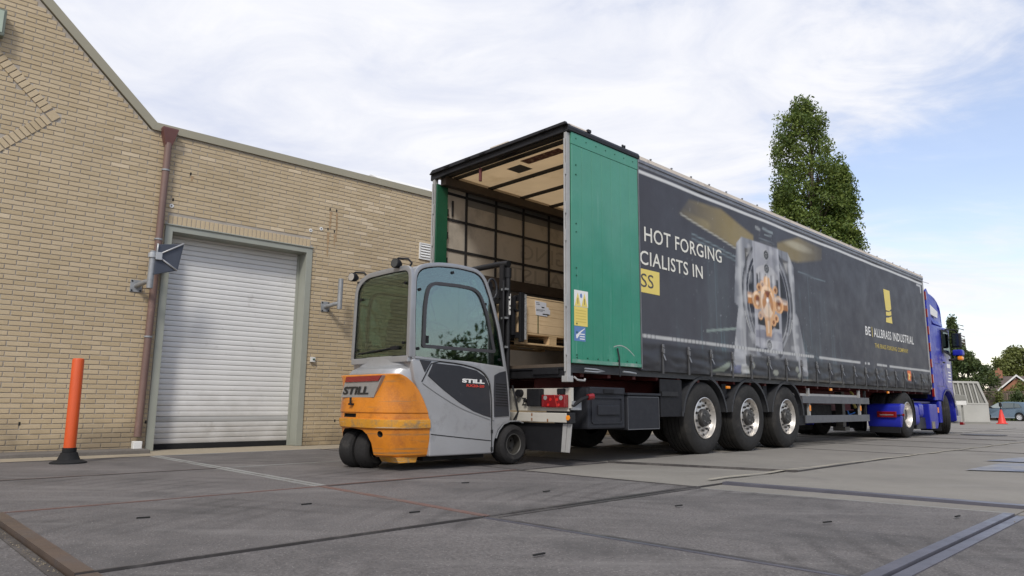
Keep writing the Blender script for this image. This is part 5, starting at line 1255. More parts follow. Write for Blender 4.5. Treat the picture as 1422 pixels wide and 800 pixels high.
fk.part('counterweight_foot', MB().prism([(-1.80, .139), (-1.76, .085), (-1.55, .085), (-1.53, .139)], 1, .72, 1.02), worn_yellow, parent=cw)
# plate, lens and lettering on the rear
def rear_quad(name, pts, m_, o_, parent=cw):
    vs = [(-1.935 - o_ - (0.0 if z < .86 else -(z - .86) * .12), v, z) for v, z in pts] + [(-1.90, v, z) for v, z in pts]; n = len(pts)
    q = MB(); q.add(vs, [tuple(range(n)), tuple(range(n, 2 * n))[::-1]] + [(i, (i + 1) % n, n + (i + 1) % n, n + i) for i in range(n)]); return fk.part(name, q, m_, parent, bevel=.002, seg=1)
rear_quad('brand_plate', [(1.56, .735), (.93, .735), (.80, .955), (1.49, .955)], plate_m, .018)
rear_quad('red_lens', [(1.49, .895), (.86, .90), (.80, .958), (1.48, .955)], red_lens, .026)
put_text(fk, 'lettering', 'STILL', txt_dark, (-1.957, 1.52, .765), .50, .085, (0, -1, 0), (0, 0, 1), parent=cw, bold=.04, shear=.2)
# charcoal side panel, lines, silver seams (both sides)
for vo, vi, sg in ((VR - .007, VR + .012, -1), (VL - .012, VL + .007, 1)):
    dp_ = [(-1.42, 1.10), (-1.06, 1.085), (-.82, 1.045), (-.69, .98), (-.62, .87), (-.592, .53), (-.70, .555), (-.85, .60), (-1.05, .69), (-1.29, .83), (-1.49, .965)]
    sp = fk.part('side_panel', MB().prism(dp_, 1, vo, vi), char_m, bevel=.004, parent=bd)
    fk.part('side_panel_tip', MB().prism([(-1.60, 1.125), (-1.45, 1.118), (-1.53, 1.0)], 1, vo, vi), char_m, parent=bd)
    o0, o1 = (vo - .004, vi) if sg < 0 else (vi, vo + .012)
    o0, o1 = (VR - .012, VR + .01) if sg < 0 else (VL - .01, VL + .012)
    fk.part('trim_line', MB().strip(smooth_poly([(-1.66, 1.150), (-1.42, 1.140), (-1.06, 1.125), (-.80, 1.085), (-.655, 1.01), (-.575, .87), (-.558, .50)], 2, False), .022, 1, o0, o1), silver2_m, parent=bd)
    l0, l1 = (VR - .0055, VR + .01) if sg < 0 else (VL - .01, VL + .0055)
    fk.part('panel_gap', MB().strip(smooth_poly([(-1.565, .90), (-1.505, 1.0), (-1.43, 1.122), (-1.06, 1.105), (-.80, 1.065), (-.67, .99), (-.60, .87), (-.575, .50), (-.572, .15)], 1, False), .010, 1, l0, l1), dark_m, parent=bd)
    l0, l1 = (VR - .003, VR + .01) if sg < 0 else (VL - .01, VL + .003)
    fk.part('lower_seam', MB().strip([(-1.43, .365), (-1.0, .318), (-.585, .275)], .009, 1, l0, l1), dark_m, parent=bd)
    l0, l1 = (VR - .0045, VR + .01) if sg < 0 else (VL - .01, VL + .0045)
    fk.part('swoosh_edge', MB().strip(smooth_poly([(-1.555, .885), (-1.35, .775), (-1.05, .635), (-.80, .56), (-.60, .505)], 2, False), .008, 1, l0, l1), mat('panel_edge_shade', (.22, .22, .22), .4, metal=.3), parent=bd)
    v0, v1 = (VR - .011, VR + .01) if sg < 0 else (VL - .01, VL + .011)
    vp = fk.part('vent_panel', MB().prism([(-.553, .62), (-.545, 1.0), (-.47, 1.035), (-.372, 1.055), (-.335, .80), (-.31, .545), (-.54, .535)], 1, v0, v1), char_m, bevel=.004, parent=bd)
    for k in range(9):
        z = .905 - k * .03
        s0, s1 = (VR - .0135, VR - .0115) if sg < 0 else (VL + .0115, VL + .0135)
        fk.part('vent_slot', MB().prism([(-.53, z - .006), (-.365 + k * .004, z - .014), (-.365 + k * .004, z - .002), (-.53, z + .006)], 1, s0, s1), dark_m, parent=bd)
    for a, b in ((-.578, .375), (-.578, .185)):
        s0, s1 = (VR - .008, VR) if sg < 0 else (VL, VL + .008); fk.part('door_hinge', MB().box(a - .006, a + .018, s0, s1, b - .02, b + .02), dark_m, parent=bd)
    f0, f1 = (VR - .0, VR + .26) if sg < 0 else (VL - .26, VL)
    fk.part('front_mudguard', MB().strip([(-.50, .30), (-.46, .385), (-.385, .455), (-.29, .485), (-.15, .488), (-.07, .465)], .012, 1, f0 - .002, f1), silver2_m, parent=bd, smooth=True, auto=50)
put_text(fk, 'lettering', 'STILL', txt_white, (-1.03, VR - .0125, .906), .33, .045, (1, 0, -.02), (0, 0, 1), parent=bd, bold=.06)
put_text(fk, 'lettering', 'RX20-20', txt_red, (-.965, VR - .0125, .862), .26, .030, (1, 0, -.02), (0, 0, 1), parent=bd, bold=.03)
# cab frame
side_line = roundpoly([(-1.672, 1.13), (-1.69, 1.55), (-1.69, 2.09), (-1.40, 2.165), (-1.10, 2.185), (-.74, 2.165), (-.60, 1.88), (-.475, 1.54), (-.39, 1.18), (-.335, .92), (-.30, .53)], [0, .1, .17, .12, .12, .16, .1, .1, .1, .1, 0], False)
cabf = fk.part('cab_frame', MB().strip(side_line, .044, 1, VR + .001, VR + .055), silver2_m, bevel=.006, smooth=True, auto=40)
fk.part('side_hoop', MB().strip(side_line, .042, 1, VL - .055, VL - .001), silver2_m, parent=cabf, bevel=.008, smooth=True, auto=40)
top = [p for p in side_line if p[1] > 1.96]
fk.part('roof_panel', MB().strip(top, .03, 1, VR + .0555, VL - .0555), silver2_m, parent=cabf, smooth=True, auto=40)
outer = smooth_poly([(VR + .02, 1.12), (VR + .02, 2.10), (VR + .40, 2.125), (VC, 2.13), (VL - .30, 2.12), (VL - .09, 2.08), (VL - .015, 1.93), (VL - .02, 1.12)], 2, False)
ringm = [(VR + .027, 1.15), (VR + .027, 2.09), (VC - .1, 2.10), (VL - .25, 2.09), (VL - .06, 1.98), (VL - .032, 1.15)]
fk.part('rear_hoop', MB().strip(roundpoly(ringm, [0, .12, .2, .22, .16, 0], False), .055, 0, -1.735, -1.685), silver2_m, parent=cabf, bevel=.006, smooth=True, auto=40)
fk.part('lower_rear_rail', MB().box(-1.737, -1.69, VR + .02, VL - .02, 1.10, 1.165), silver2_m, parent=cabf, bevel=.008)
rgl = roundpoly([(VR + .052, 1.165), (VR + .052, 2.06), (VC - .1, 2.075), (VL - .25, 2.065), (VL - .085, 1.97), (VL - .058, 1.165)], [.03, .10, .2, .2, .15, .03])
rg = fk.part('rear_glass', MB().prism(rgl, 0, -1.722, -1.716), rear_glass)
fk.part('rubber_seal', MB().strip(rgl, .012, 0, -1.728, -1.712, closed=True), rubber_m, parent=rg)
for v, z in ((.76, 1.93), (1.60, 1.83), (.76, 1.30), (1.65, 1.26), (.98, 1.25)): fk.part('glass_fixing', MB().cyl((-1.735, v, z), (-1.723, v, z), .016, n=10), black_m, parent=rg)
fk.part('wiper', MB().tube([(-1.735, .92, 1.255), (-1.745, 1.2, 1.235), (-1.738, 1.60, 1.215)], .008, n=6).box(-1.75, -1.723, .84, .96, 1.235, 1.27), black_m, parent=rg)
sgl = roundpoly([(-1.655, 1.155), (-1.668, 1.60), (-1.665, 2.065), (-1.40, 2.14), (-1.10, 2.16), (-.76, 2.14), (-.62, 1.86), (-.50, 1.52), (-.41, 1.16), (-.395, 1.07), (-.50, 1.045), (-.60, .985), (-.68, 1.06), (-.85, 1.11), (-1.2, 1.14)], [.03, .1, .15, .1, .1, .14, .1, .1, .05, .02, .02, .03, .06, .1, .1])
win = roundpoly([(-1.55, 1.27), (-1.545, 1.70), (-1.50, 1.95), (-1.05, 1.965), (-.80, 1.95), (-.66, 1.68), (-.545, 1.27)], [.01, .1, .13, .1, .12, .1, .01])
for v0, v1 in ((VR + .012, VR + .018), (VL - .018, VL - .012)):
    s_ = fk.part('side_glass', MB().prism(sgl, 1, v0, v1), green_glass)
    fk.part('rubber_seal', MB().strip(sgl, .014, 1, v0 - .004, v1 + .004, closed=True), rubber_m, parent=s_)
    fk.part('window_frame', MB().strip(win, .034, 1, v0 - .016, v1 + .012, closed=True), mat('window_frame_grey', (.05, .048, .052), .5, var=.08), parent=s_)
    fk.part('window_divider', MB().box(-1.08, -1.062, v0 + .001, v1 + .01, 1.285, 1.94), clear_glass, parent=s_)
    fk.part('window_catch', MB().box(-1.53, -1.50, v0 - .028, v0 - .0165, 1.30, 1.38), black_m, parent=s_)
    for a, b in ((-1.62, 1.86), (-1.18, 2.10), (-.69, 1.80), (-1.62, 1.24), (-.46, 1.18)): fk.part('glass_fixing', MB().cyl((a, v0 - .014, b), (a, v0 - .001, b), .017, n=10), black_m, parent=s_)
fk.part('windscreen', MB().add([(-.46, VR + .07, 1.15), (-.46, VL - .07, 1.15), (-.80, VL - .07, 2.10), (-.80, VR + .07, 2.10)], [(0, 1, 2, 3)]), green_glass, recalc=False)
# inside the cab
fk.part('cab_floor', MB().box(-1.66, -.45, VR + .06, VL - .06, 1.141, 1.16), black_m)
st_ = fk.part('seat', MB().prism(smooth_poly([(-1.52, 1.161), (-1.10, 1.161), (-1.08, 1.24), (-1.35, 1.26), (-1.43, 1.62), (-1.50, 1.62)], 1), 1, .98, 1.42), black_m, bevel=.02)
fk.part('headrest', MB().prism(smooth_poly([(-1.50, 1.63), (-1.40, 1.63), (-1.42, 1.84), (-1.52, 1.84)], 1), 1, 1.04, 1.36), black_m, parent=st_, bevel=.02)
fk.part('steering_column', MB().prism([(-.55, 1.161), (-.80, 1.161), (-.95, 1.50), (-.88, 1.54)], 1, 1.1, 1.3), black_m, bevel=.01)
q = MB(); ctr = Vector((-.95, 1.2, 1.56)); a_ = Vector((.3, 0, 1)).normalized(); b_ = Vector((0, 1, 0)); c_ = a_.cross(b_)
q.tube([ctr + (b_ * cos(t) + c_ * sin(t)) * .15 for t in np.linspace(0, 2 * pi, 20)[:-1]], .013, n=8, closed=True); fk.part('steering_wheel', q, black_m, smooth=True)
q = MB()
for k in range(6): q.box(-1.6 + k * .14, -1.56 + k * .14, VR + .06, VL - .06, 2.05, 2.08)
fk.part('roof_guard_bars', q, char_m)
for v in (.80, 1.60): fk.part('front_pillar', MB().tube([(-.42, v, 1.16), (-.60, v, 1.6), (-.80, v, 2.12)], .022, n=8), black_m)
fk.part('inner_mirror', MB().lathe([(0, -.006), (.06, -.006), (.06, .006), (0, .006)], (-.78, .80, 1.85), 'x', 20), clear_lens)
fk.part('control_console', MB().box(-1.2, -.75, .72, .86, 1.161, 1.42), black_m, bevel=.02)
# roof lamps
def work_lamp(v, z, loop):
    o = fk.part('work_lamp', MB().lathe([(0, -.06), (.030, -.058), (.046, -.03), (.052, .02), (.052, .032), (.046, .036)], (0, 0, 0), 'x', 24), black_m, smooth=True, auto=40)
    o.data.transform(Matrix.Translation(fk.piv)); o.data.transform(Matrix.Rotation(pi + .25, 4, 'Z')); o.location = Vector((-1.76, v, z)) - fk.piv
    l_ = link_mesh('lamp_lens', MB().cyl((.0, 0, 0), (.004, 0, 0), .044, n=20), clear_lens if loop == 0 else mat('lamp_dark_lens', (.08, .08, .075), .2, metal=.5), o); l_.rotation_euler = (0, 0, pi + .25); l_.location = (-.033, -.010, 0)
    q = MB(); q.tube([(-1.75, v + .058, z + .0), (-1.75, v + .055, z + .04), (-1.72, v + .02, z + .066), (-1.66, v - .07, z + .055), (-1.64, v - .11, z + .01), (-1.66, v - .09, z - .05)], .012, n=8)
    q.box(-1.72, -1.62, v - .14, v - .02, z - .07, z - .055); fk.part('lamp_bracket', q, black_m)
work_lamp(1.74, 2.105, 0); work_lamp(.885, 2.15, 1)
# mast
ms = fk.part('mast', MB().box(-.21, -.11, .86, .875, .10, 2.36).box(-.21, -.195, .8751, .93, .10, 2.36).box(-.125, -.11, .8751, .93, .10, 2.36), blacks_m)
fk.part('mast_channel', MB().box(-.21, -.11, 1.525, 1.54, .10, 2.36).box(-.21, -.195, 1.47, 1.5249, .10, 2.36).box(-.125, -.11, 1.47, 1.5249, .10, 2.36), blacks_m, parent=ms)
for v0, v1 in ((.885, .96), (1.44, 1.515)): fk.part('inner_channel', MB().box(-.185, -.135, v0, v1, .14, 2.40), black_m, parent=ms)
fk.part('top_crosshead', MB().tube([(-.16, .82, 2.37), (-.17, .95, 2.385), (-.17, 1.45, 2.385), (-.16, 1.58, 2.37)], [.045, .036, .036, .045], n=12), blacks_m, parent=ms, smooth=True, auto=50)
for z in (.3, 1.2, 2.0): fk.part('crossbar', MB().box(-.25, -.2105, .90, 1.50, z - .05, z + .05), blacks_m, parent=ms)
for v in (.825, 1.575):
    cyl = fk.part('lift_cylinder', MB().cyl((-.16, v, .15), (-.16, v, 2.28), .030, n=18), blacks_m, parent=ms, smooth=True, auto=40)
    fk.part('cylinder_cap', MB().cyl((-.16, v, 2.20), (-.16, v, 2.32), .040, n=12), black_m, parent=ms, smooth=True, auto=40)
    for z in (1.7, 1.35, 2.05): fk.part('pipe_clamp', MB().box(-.24, -.19, v - .04, v + .04, z - .012, z + .012), galv_m, parent=ms)
fk.part('hydraulic_hose', MB().tube([(-.06, .84, .9), (-.03, .80, .70), (-.02, .78, .58), (-.08, .80, .48)], .012, n=8), black_m, smooth=True)
fk.part('hydraulic_pipe', MB().tube([(-.245, .80, .5), (-.26, .80, 1.6), (-.26, .80, 2.15)], .012, n=8), black_m, smooth=True)
put_text(fk, 'lettering', 'STILL', txt_white, (-.145, .793, 1.74), .26, .035, (0, 0, 1), (-1, 0, 0), parent=ms, bold=.08)
fk.part('label_sticker', MB().box(-.275, -.24, .775, .785, 1.06, 1.15), white_pl); fk.part('label_band', MB().box(-.275, -.24, .773, .786, 1.1501, 1.175), red_lamp)
# head bracket with loop beside the cab
fk.part('loop_bracket', MB().box(-.62, -.50, .74, .80, 1.98, 2.10), black_m, bevel=.01)
q = MB(); q.tube([(-.56 + .075 * cos(t) + .05, .735, 2.02 + .12 * sin(t) - .01) for t in np.linspace(0, 2 * pi, 16)[:-1]], .014, n=8, closed=True); fk.part('grab_loop', q, char_m, smooth=True)
fk.part('loop_plate', MB().prism([(-.66, 2.02), (-.60, 2.13), (-.44, 2.08), (-.44, 2.0), (-.5, 1.9)], 1, .80, .82), char_m)
# carriage, backrest and forks
cg = fk.part('fork_carriage', MB().box(-.06, -.02, .72, 1.68, 1.92, 1.99).box(-.06, -.02, .72, 1.68, 1.47, 1.54), blacks_m, bevel=.004)
for v in (.70, 1.66): fk.part('end_plate', MB().box(-.07, .0, v, v + .035, 1.42, 2.02), blacks_m, parent=cg, bevel=.004)
for v in (.93, 1.18, 1.43): fk.part('upright', MB().box(-.055, -.03, v - .012, v + .012, 1.54, 1.92), blacks_m, parent=cg)
fk.part('perforated_strip', MB().box(.001, .035, .700, .712, 1.45, 2.0), mat('perforated_grey', (.30, .30, .30), .6, var=.75, vscale=45), parent=cg)
for v in (.84, 1.56): fk.part('slider_block', MB().box(-.11, -.061, v - .05, v + .05, 1.5, 1.94), black_m, parent=cg, bevel=.01)
fk.part('grip_opening', MB().strip(rounded(-.10, .0, 1.80, 1.98, .03), .022, 1, .76, .80, closed=True), black_m, parent=cg)
for v in (.98, 1.42): fk.part('fork', MB().prism([(-.018, 1.98), (.015, 1.98), (.015, 1.50), (1.08, 1.475), (1.12, 1.465), (1.08, 1.46), (-.018, 1.458)], 1, v - .05, v + .05), blacks_m, bevel=.003)
# wheels
wheel(fk, -.235, VR + .0, .226, .18, .118, -1, 'fork', name='front_wheel', tyre=tyre2_m); wheel(fk, -.235, VL, .226, .18, .118, 1, 'fork', name='front_wheel', tyre=tyre2_m)
fk.part('front_axle', MB().cyl((-.235, .82, .226), (-.235, 1.58, .226), .06, n=14).box(-.5, -.12, .84, 1.56, .14, .45), black_m)
ph = radians(20); C0 = Vector((-1.77, 1.37)); Rm = Matrix.Rotation(ph, 2)
p1 = C0 + Rm @ Vector((0, -.165)); p2 = C0 + Rm @ Vector((0, .165))
wheel(fk, p1.x, p1.y, .195, .15, .095, -1, 'fork', steer=ph, name='rear_wheel', tyre=tyre2_m); wheel(fk, p2.x, p2.y, .195, .15, .095, 1, 'fork', steer=ph, name='rear_wheel', tyre=tyre2_m)
fk.part('underbody', MB().box(-1.4, -.55, .80, 1.6, .085, .135), dark_m)

# ================================================================== PALLET AND CRATE ON THE FORKS
pa = Thing('wooden_pallet', 'pale wooden pallet held on the forks inside the trailer', 'pallet', (.62, 1.2, 1.40), 'uv')
PU0, PU1, PV0, PV1 = .02, 1.22, .80, 1.60
for k in range(5): v = PV0 + k * .175; pa.part('deck_board', MB().box(PU0, PU1, v, v + .10, 1.528, 1.55), pallet_m, bevel=.002, seg=1)
for v in (PV0, 1.15, 1.50): pa.part('bottom_board', MB().box(PU0, PU1, v, v + .10, 1.405, 1.425), pallet_m, bevel=.002, seg=1)
for u in (PU0, .55, 1.08):
    pa.part('cross_board', MB().box(u, u + .14, PV0 + .001, PV1 - .001, 1.5055, 1.5275), pallet_m)
    for v in (PV0 + .002, 1.15, 1.498): pa.part('block', MB().box(u, u + .14, v, v + .10, 1.4255, 1.505), pallet_m, bevel=.003, seg=1)
cr = Thing('wooden_crate', 'pine board crate with a paper label standing on the pallet', 'crate', (.62, 1.2, 1.55), 'uv')
for k in range(4):
    z0 = 1.553 + k * .109
    cr.part('side_board', MB().box(.03, 1.21, .80, .822, z0, z0 + .1075), pine_m, bevel=.002, seg=1)
    cr.part('side_board', MB().box(.03, 1.21, 1.578, 1.60, z0, z0 + .1075), pine_m, bevel=.002, seg=1)
    cr.part('end_board', MB().box(.03, .052, .8225, 1.5775, z0, z0 + .1075), pine_m, bevel=.002, seg=1)
    cr.part('end_board', MB().box(1.188, 1.21, .8225, 1.5775, z0, z0 + .1075), pine_m)
cr.part('lid', MB().box(.025, 1.215, .795, 1.605, 1.990, 2.005), pine_m)
lbp = cr.part('paper_label', MB().prism([(.30, 1.785), (.505, 1.78), (.51, 1.81), (.56, 1.81), (.56, 1.87), (.535, 1.87), (.53, 1.90), (.49, 1.90), (.49, 1.955), (.285, 1.965)], 1, .795, .7985), paper_m)
for k, (u0, u1, z) in enumerate(((.30, .36, 1.94), (.30, .37, 1.92), (.40, .45, 1.885), (.30, .46, 1.855), (.30, .42, 1.84), (.42, .53, 1.80))): cr.part('print_line', MB().box(u0, u1, .793, .7945, z, z + (.012 if k in (2, 5) else .004)), txt_dark, parent=lbp)
cr.part('band_strap', MB().box(.33, .345, .794, .7975, 1.555, 1.785), mat('green_band', (.05, .075, .03), .5)); cr.part('band_strap', MB().box(.33, .345, .79, 1.61, 2.0055, 2.009), mat('green_band2', (.05, .075, .03), .5))

# ================================================================== TRACTOR UNIT
tk = Thing('tractor_unit', 'blue lorry tractor unit coupled in front of the dark trailer', 'lorry', (13.5, 1.275, 0), 'uv')
CB0, CB1 = .03, 2.52
def taper(mb, ufront, zf, dv):
    out = []
    for (u, v, z) in mb.v:
        k = 0
        if u > ufront: k += min(1, (u - ufront) / .5) * .16
        if z > zf: k += min(1, (z - zf) / .8) * dv
        out.append((u, v + (k if v < 1.27 else -k), z))
    mb.v = out; return mb
def dense_prism(poly, a, b, n=10):
    q = MB(); m = len(poly)
    ar = sum(poly[i][0] * poly[(i + 1) % m][1] - poly[(i + 1) % m][0] * poly[i][1] for i in range(m))
    if ar < 0: poly = poly[::-1]
    for k in range(n + 1):
        v = a + (b - a) * k / n; q.v += [(p[0], v, p[1]) for p in poly]
    q.f = [tuple(range(m)), tuple(range(n * m, n * m + m))[::-1]] + [(k * m + i, (k + 1) * m + i, (k + 1) * m + (i + 1) % m, k * m + (i + 1) % m) for k in range(n) for i in range(m)]
    q.mi = [0] * len(q.f); return q
arch = [(15.05 + .60 * cos(t), .52 + .58 * sin(t)) for t in np.linspace(radians(5), radians(150), 14)]
cab_p = [(13.95, .86), (13.92, 2.0), (13.93, 2.80), (15.84, 2.80), (15.93, 2.45), (16.06, 1.95), (16.14, 1.30), (16.18, .75), (16.22, .45), (16.15, .30), (15.75, .30)] + arch + [(14.48, .84)]
cab_o = tk.part('cab', taper(dense_prism(cab_p, CB0, CB1, 1), 15.75, 9, 0), blue_m, bevel=.05, seg=3, smooth=True, auto=35)
rf = smooth_poly([(13.94, 2.815), (13.94, 3.56), (14.1, 3.66), (14.6, 3.66), (15.1, 3.55), (15.5, 3.30), (15.74, 3.02), (15.84, 2.815)], 1)
tk.part('roof_fairing', taper(dense_prism([p for p in rf], CB0 + .01, CB1 - .01, 1), 15.3, 2.95, .10), blue_m, bevel=.05, seg=3, smooth=True, auto=40)
tk.part('sun_visor', MB().prism([(15.62, 2.66), (15.70, 2.80), (15.98, 2.72), (15.94, 2.62)], 1, .2, 2.35), truck_glass if False else black_m, bevel=.02)
# side deflector with red reflector blocks
for v0, v1, s in ((-.035, .0, -1), (2.55, 2.585, 1)):
    df = tk.part('side_deflector', MB().prism([(13.66, .86), (13.64, 3.60), (13.74, 3.66), (13.92, 3.50), (13.94, .86)], 1, v0, v1), blue_m, bevel=.008)
    for z in (3.36, 2.92, 2.48, 2.06, 1.66, 1.28, .94):
        tk.part('red_reflector', MB().box(13.63, 13.675, v0 - .008, v1 + .008, z, z + .21), red_lens, parent=df, bevel=.004)
# windows, doors, trims on the near side and the far side
for vo, s in ((CB0, -1), (CB1, 1)):
    def sd(name, poly, m_, t0, t1, **k):
        a, b = (vo - t1, vo - t0) if s < 0 else (vo + t0, vo + t1)
        return tk.part(name, MB().prism(poly, 1, a, b), m_, parent=cab_o, **k)
    sd('window_surround', [(14.93, 2.72), (15.60, 2.72), (15.72, 2.0), (15.50, 2.06), (15.2, 2.10), (14.96, 2.12)], black_m, .001, .006)
    sd('side_window', [(14.99, 2.66), (15.52, 2.66), (15.62, 2.10), (15.45, 2.13), (15.2, 2.17), (15.02, 2.18)], truck_glass, .0065, .009)
    def ln(pts, w=.012): 
        a, b = (vo - .004, vo + .002) if s < 0 else (vo - .002, vo + .004)
        tk.part('door_gap', MB().strip(pts, w, 1, a, b), blue_dk, parent=cab_o)
    ln([(14.80, 2.74), (14.78, 1.22), (15.55, 1.16), (15.68, 1.9)]); ln([(13.96, 1.22), (14.78, 1.22)]); ln([(14.0, 1.80), (14.78, 1.78)])
    sd('door_handle', [(14.84, 1.86), (15.0, 1.86), (15.0, 1.82), (14.84, 1.82)], black_m, .001, .03, bevel=.006)
    sd('wheel_arch_lip', [(15.05 + r_ * cos(t), .52 + r_ * sin(t)) for r_, ts in ((.60, np.linspace(radians(15), radians(150), 12)), (.64, np.linspace(radians(150), radians(15), 12))) for t in ts], blue_dk, .001, .014)
    for k, (w_, h_) in enumerate(((.30, .10), (.24, .035), (.22, .035), (.26, .035), (.34, .035))):
        z = (1.72, 1.58, 1.50, 1.42, 1.34)[k]; sd('printed_line', [(15.50 - w_, z), (15.50, z - .005), (15.50, z + h_ - .005), (15.50 - w_, z + h_)], txt_white, .0045, .006)
    sd('roof_print', [(14.10, 3.06), (14.80, 3.0), (14.85, 3.17), (14.12, 3.33)], txt_white, -.055, -.012)
for v, s in ((-.03, -1), (2.57, 1)):
    hm = tk.part('mirror', MB().box(15.62, 15.80, v - .21 * (s < 0), v + .21 * (s > 0), 2.27, 2.66), black_m, bevel=.05, seg=3)
    va, vb = sorted((v + s * .035, v + s * .175)); tk.part('mirror_face', MB().box(15.612, 15.6195, va, vb, 2.31, 2.64), mat('mirror_silver', (.10, .12, .11), .15, metal=1, var=.2), parent=hm)
    va, vb = sorted((v, v + s * .24)); lm = tk.part('lower_mirror', MB().box(15.58, 15.82, va, vb, 2.05, 2.21), blue_m, bevel=.05, seg=3)
    va, vb = sorted((v + s * .10, v + s * .22)); tk.part('indicator', MB().box(15.60, 15.80, va, vb, 1.93, 2.04), amber_m, bevel=.045, seg=3, parent=lm)
    tk.part('mirror_arm', MB().tube([(15.35, v + .06 * -s, 2.74), (15.6, v + s * .10, 2.74), (15.70, v + s * .12, 2.68)], .022, n=8), black_m, smooth=True)
    tk.part('mirror_arm', MB().tube([(15.5, v - s * .06, 1.93), (15.62, v + s * .06, 1.96), (15.68, v + s * .1, 2.05)], .03, n=8), black_m, smooth=True)
# side tank, steps, skirts
for s, a, b in ((-1, .06, .62), (1, 1.93, 2.49)):
    t1 = tk.part('fuel_tank', MB().prism(rounded(a, b, .26, .77, .10), 0, 12.36, 12.66), blue_m, smooth=True, auto=40)
    tk.part('air_tank', MB().prism(rounded(a - .01, b, .44, .79, .09), 0, 12.665, 12.96), blue_m, smooth=True, auto=40)
    tk.part('battery_box', MB().box(12.67, 13.42, a + .08, b, .17, .435), fender_m, bevel=.01)
    tk.part('dark_gap_box', MB().box(12.965, 13.33, a + .12, b, .44, .74), black_m)
    tk.part('side_skirt', MB().prism([(13.34, .76), (13.98, .76), (14.05, .66), (14.05, .26), (13.95, .16), (13.42, .16), (13.36, .5)], 1, a - .03 if s < 0 else b - .3, a + .3 if s < 0 else b + .03), blue_m, bevel=.02, seg=2)
    tk.part('step_plate', MB().box(13.46, 13.70, a - .042 if s < 0 else b + .031, a - .031 if s < 0 else b + .042, .17, .34), mat('step_metal', (.25, .22, .17), .4, metal=.4, var=.4, vscale=12))
    tk.part('step_post', MB().box(14.22, 14.42, a - .03 if s < 0 else b - .35, a + .35 if s < 0 else b + .03, .30, .83), blue_m, bevel=.015)
    tk.part('side_reflector', MB().box(14.12, 14.2, a - .02, a + .02, .55, .68) if s < 0 else MB().box(14.12, 14.2, b - .02, b + .02, .55, .68), amber_m)
    tk.part('mud_flap', MB().box(14.30, 14.34, a, b - .1, .10, .30), black_m)
    tk.part('upper_skirt', MB().box(12.05, 13.95, a + .1, b, .775, .82), blue_dk)
    # drive wheels (twin) and their guards
    vw = .03 if s < 0 else 2.52
    wheel(tk, 11.68, vw, .51, .30, .29, s, 'drive'); wheel(tk, 11.68, vw - s * .33, .51, .30, .29, s, 'drive')
    g0, g1 = (vw - .06, vw + .62) if s < 0 else (vw - .62, vw + .06)
    mg = tk.part('rear_mudguard', MB().prism(smooth_poly([(10.98, .25), (11.0, .68), (11.06, .75), (11.30, .76), (11.42, .72), (11.25, .62), (11.12, .24)], 1), 1, g0, g1), blue_m, bevel=.03, seg=2, smooth=True, auto=40)
    tl_ = tk.part('tail_light', MB().box(10.94, 10.985, (g0 + .06) if s < 0 else g1 - .46, (g0 + .46) if s < 0 else g1 - .06, .455, .585), red_lens, bevel=.012)
    tk.part('light_row', MB().box(10.935, 10.9395, (g0 + .12) if s < 0 else g1 - .40, (g0 + .40) if s < 0 else g1 - .12, .50, .52), clear_lens, parent=tl_)
    tk.part('side_marker', MB().tube([(10.96, g0 + .05, .51), (10.97, g0 - .06, .51)], .014, n=8), black_m); tk.part('marker_lens', MB().cyl((10.97, g0 - .06, .51), (10.97, g0 - .10, .51), .03, n=10), red_lens)
    tk.part('mud_flap', MB().box(11.0, 11.03, g0 + .02, g1 - .02, .12, .249), black_m)
    q = MB(); pts = [(11.68 + .57 * cos(t), .51 + .57 * sin(t)) for t in np.linspace(radians(-25), radians(38), 10)]; q.strip(pts, .02, 1, g0 + .05, g1); tk.part('front_mudguard', q, black_m, smooth=True, auto=40)
    wheel(tk, 15.08, .10 if s < 0 else 2.45, .51, .32, .29, s, 'trailer', steer=radians(22))
for v in (.85, 1.65): tk.part('frame_rail', MB().box(10.9, 15.8, v - .04, v + .04, .62, .82), black_m)
tk.part('axle', MB().cyl((11.68, .4, .5), (11.68, 2.15, .5), .09, n=12).box(11.5, 11.9, 1.05, 1.5, .35, .7), black_m); tk.part('axle', MB().cyl((15.08, .4, .45), (15.08, 2.15, .45), .06, n=12), black_m)
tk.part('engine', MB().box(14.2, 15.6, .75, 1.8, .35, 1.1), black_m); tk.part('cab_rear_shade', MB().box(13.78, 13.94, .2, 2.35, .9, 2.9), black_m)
tk.part('rear_cross_member', MB().box(10.88, 10.95, .7, 1.85, .5, .62), black_m)
tk.part('blue_airline', MB().tube([(10.4, .9, .8), (10.45, .85, .5), (10.8, .85, .55)], .015, n=6), mat('airline_blue', (.05, .2, .6), .5))
tk.part('bumper', MB().prism([(16.0, .28), (16.25, .30), (16.30, .60), (16.2, .75), (16.0, .7)], 1, .12, 2.43), blue_dk, bevel=.03); tk.part('front_side_lamp', MB().box(16.05, 16.22, -.03, .06, .22, .30), red_lens, bevel=.01)
tk.part('front_step', MB().box(15.75, 16.0, .01, .12, .30, .46), post_m, bevel=.02)

# ================================================================== BACKGROUND
def at(x, y, z=None): return (x, y, gz(hypot(x, y)) if z is None else z)
class Local:
    """a small frame facing the yard: x to the right, y away"""
    def __init__(s, x, y, turn=0.0): s.o = Vector(at(x, y)); s.a = atan2(y, x) - pi / 2 + turn; s.m = Matrix.Translation(s.o) @ Matrix.Rotation(s.a, 4, 'Z')
def lthing(name, label, cat, x, y, turn=0.0, group=None):
    t = Thing(name, label, cat, (0, 0, 0), 'world', group); L_ = Local(x, y, turn); t.e.location = L_.o; t.e.rotation_euler = (0, 0, L_.a); return t
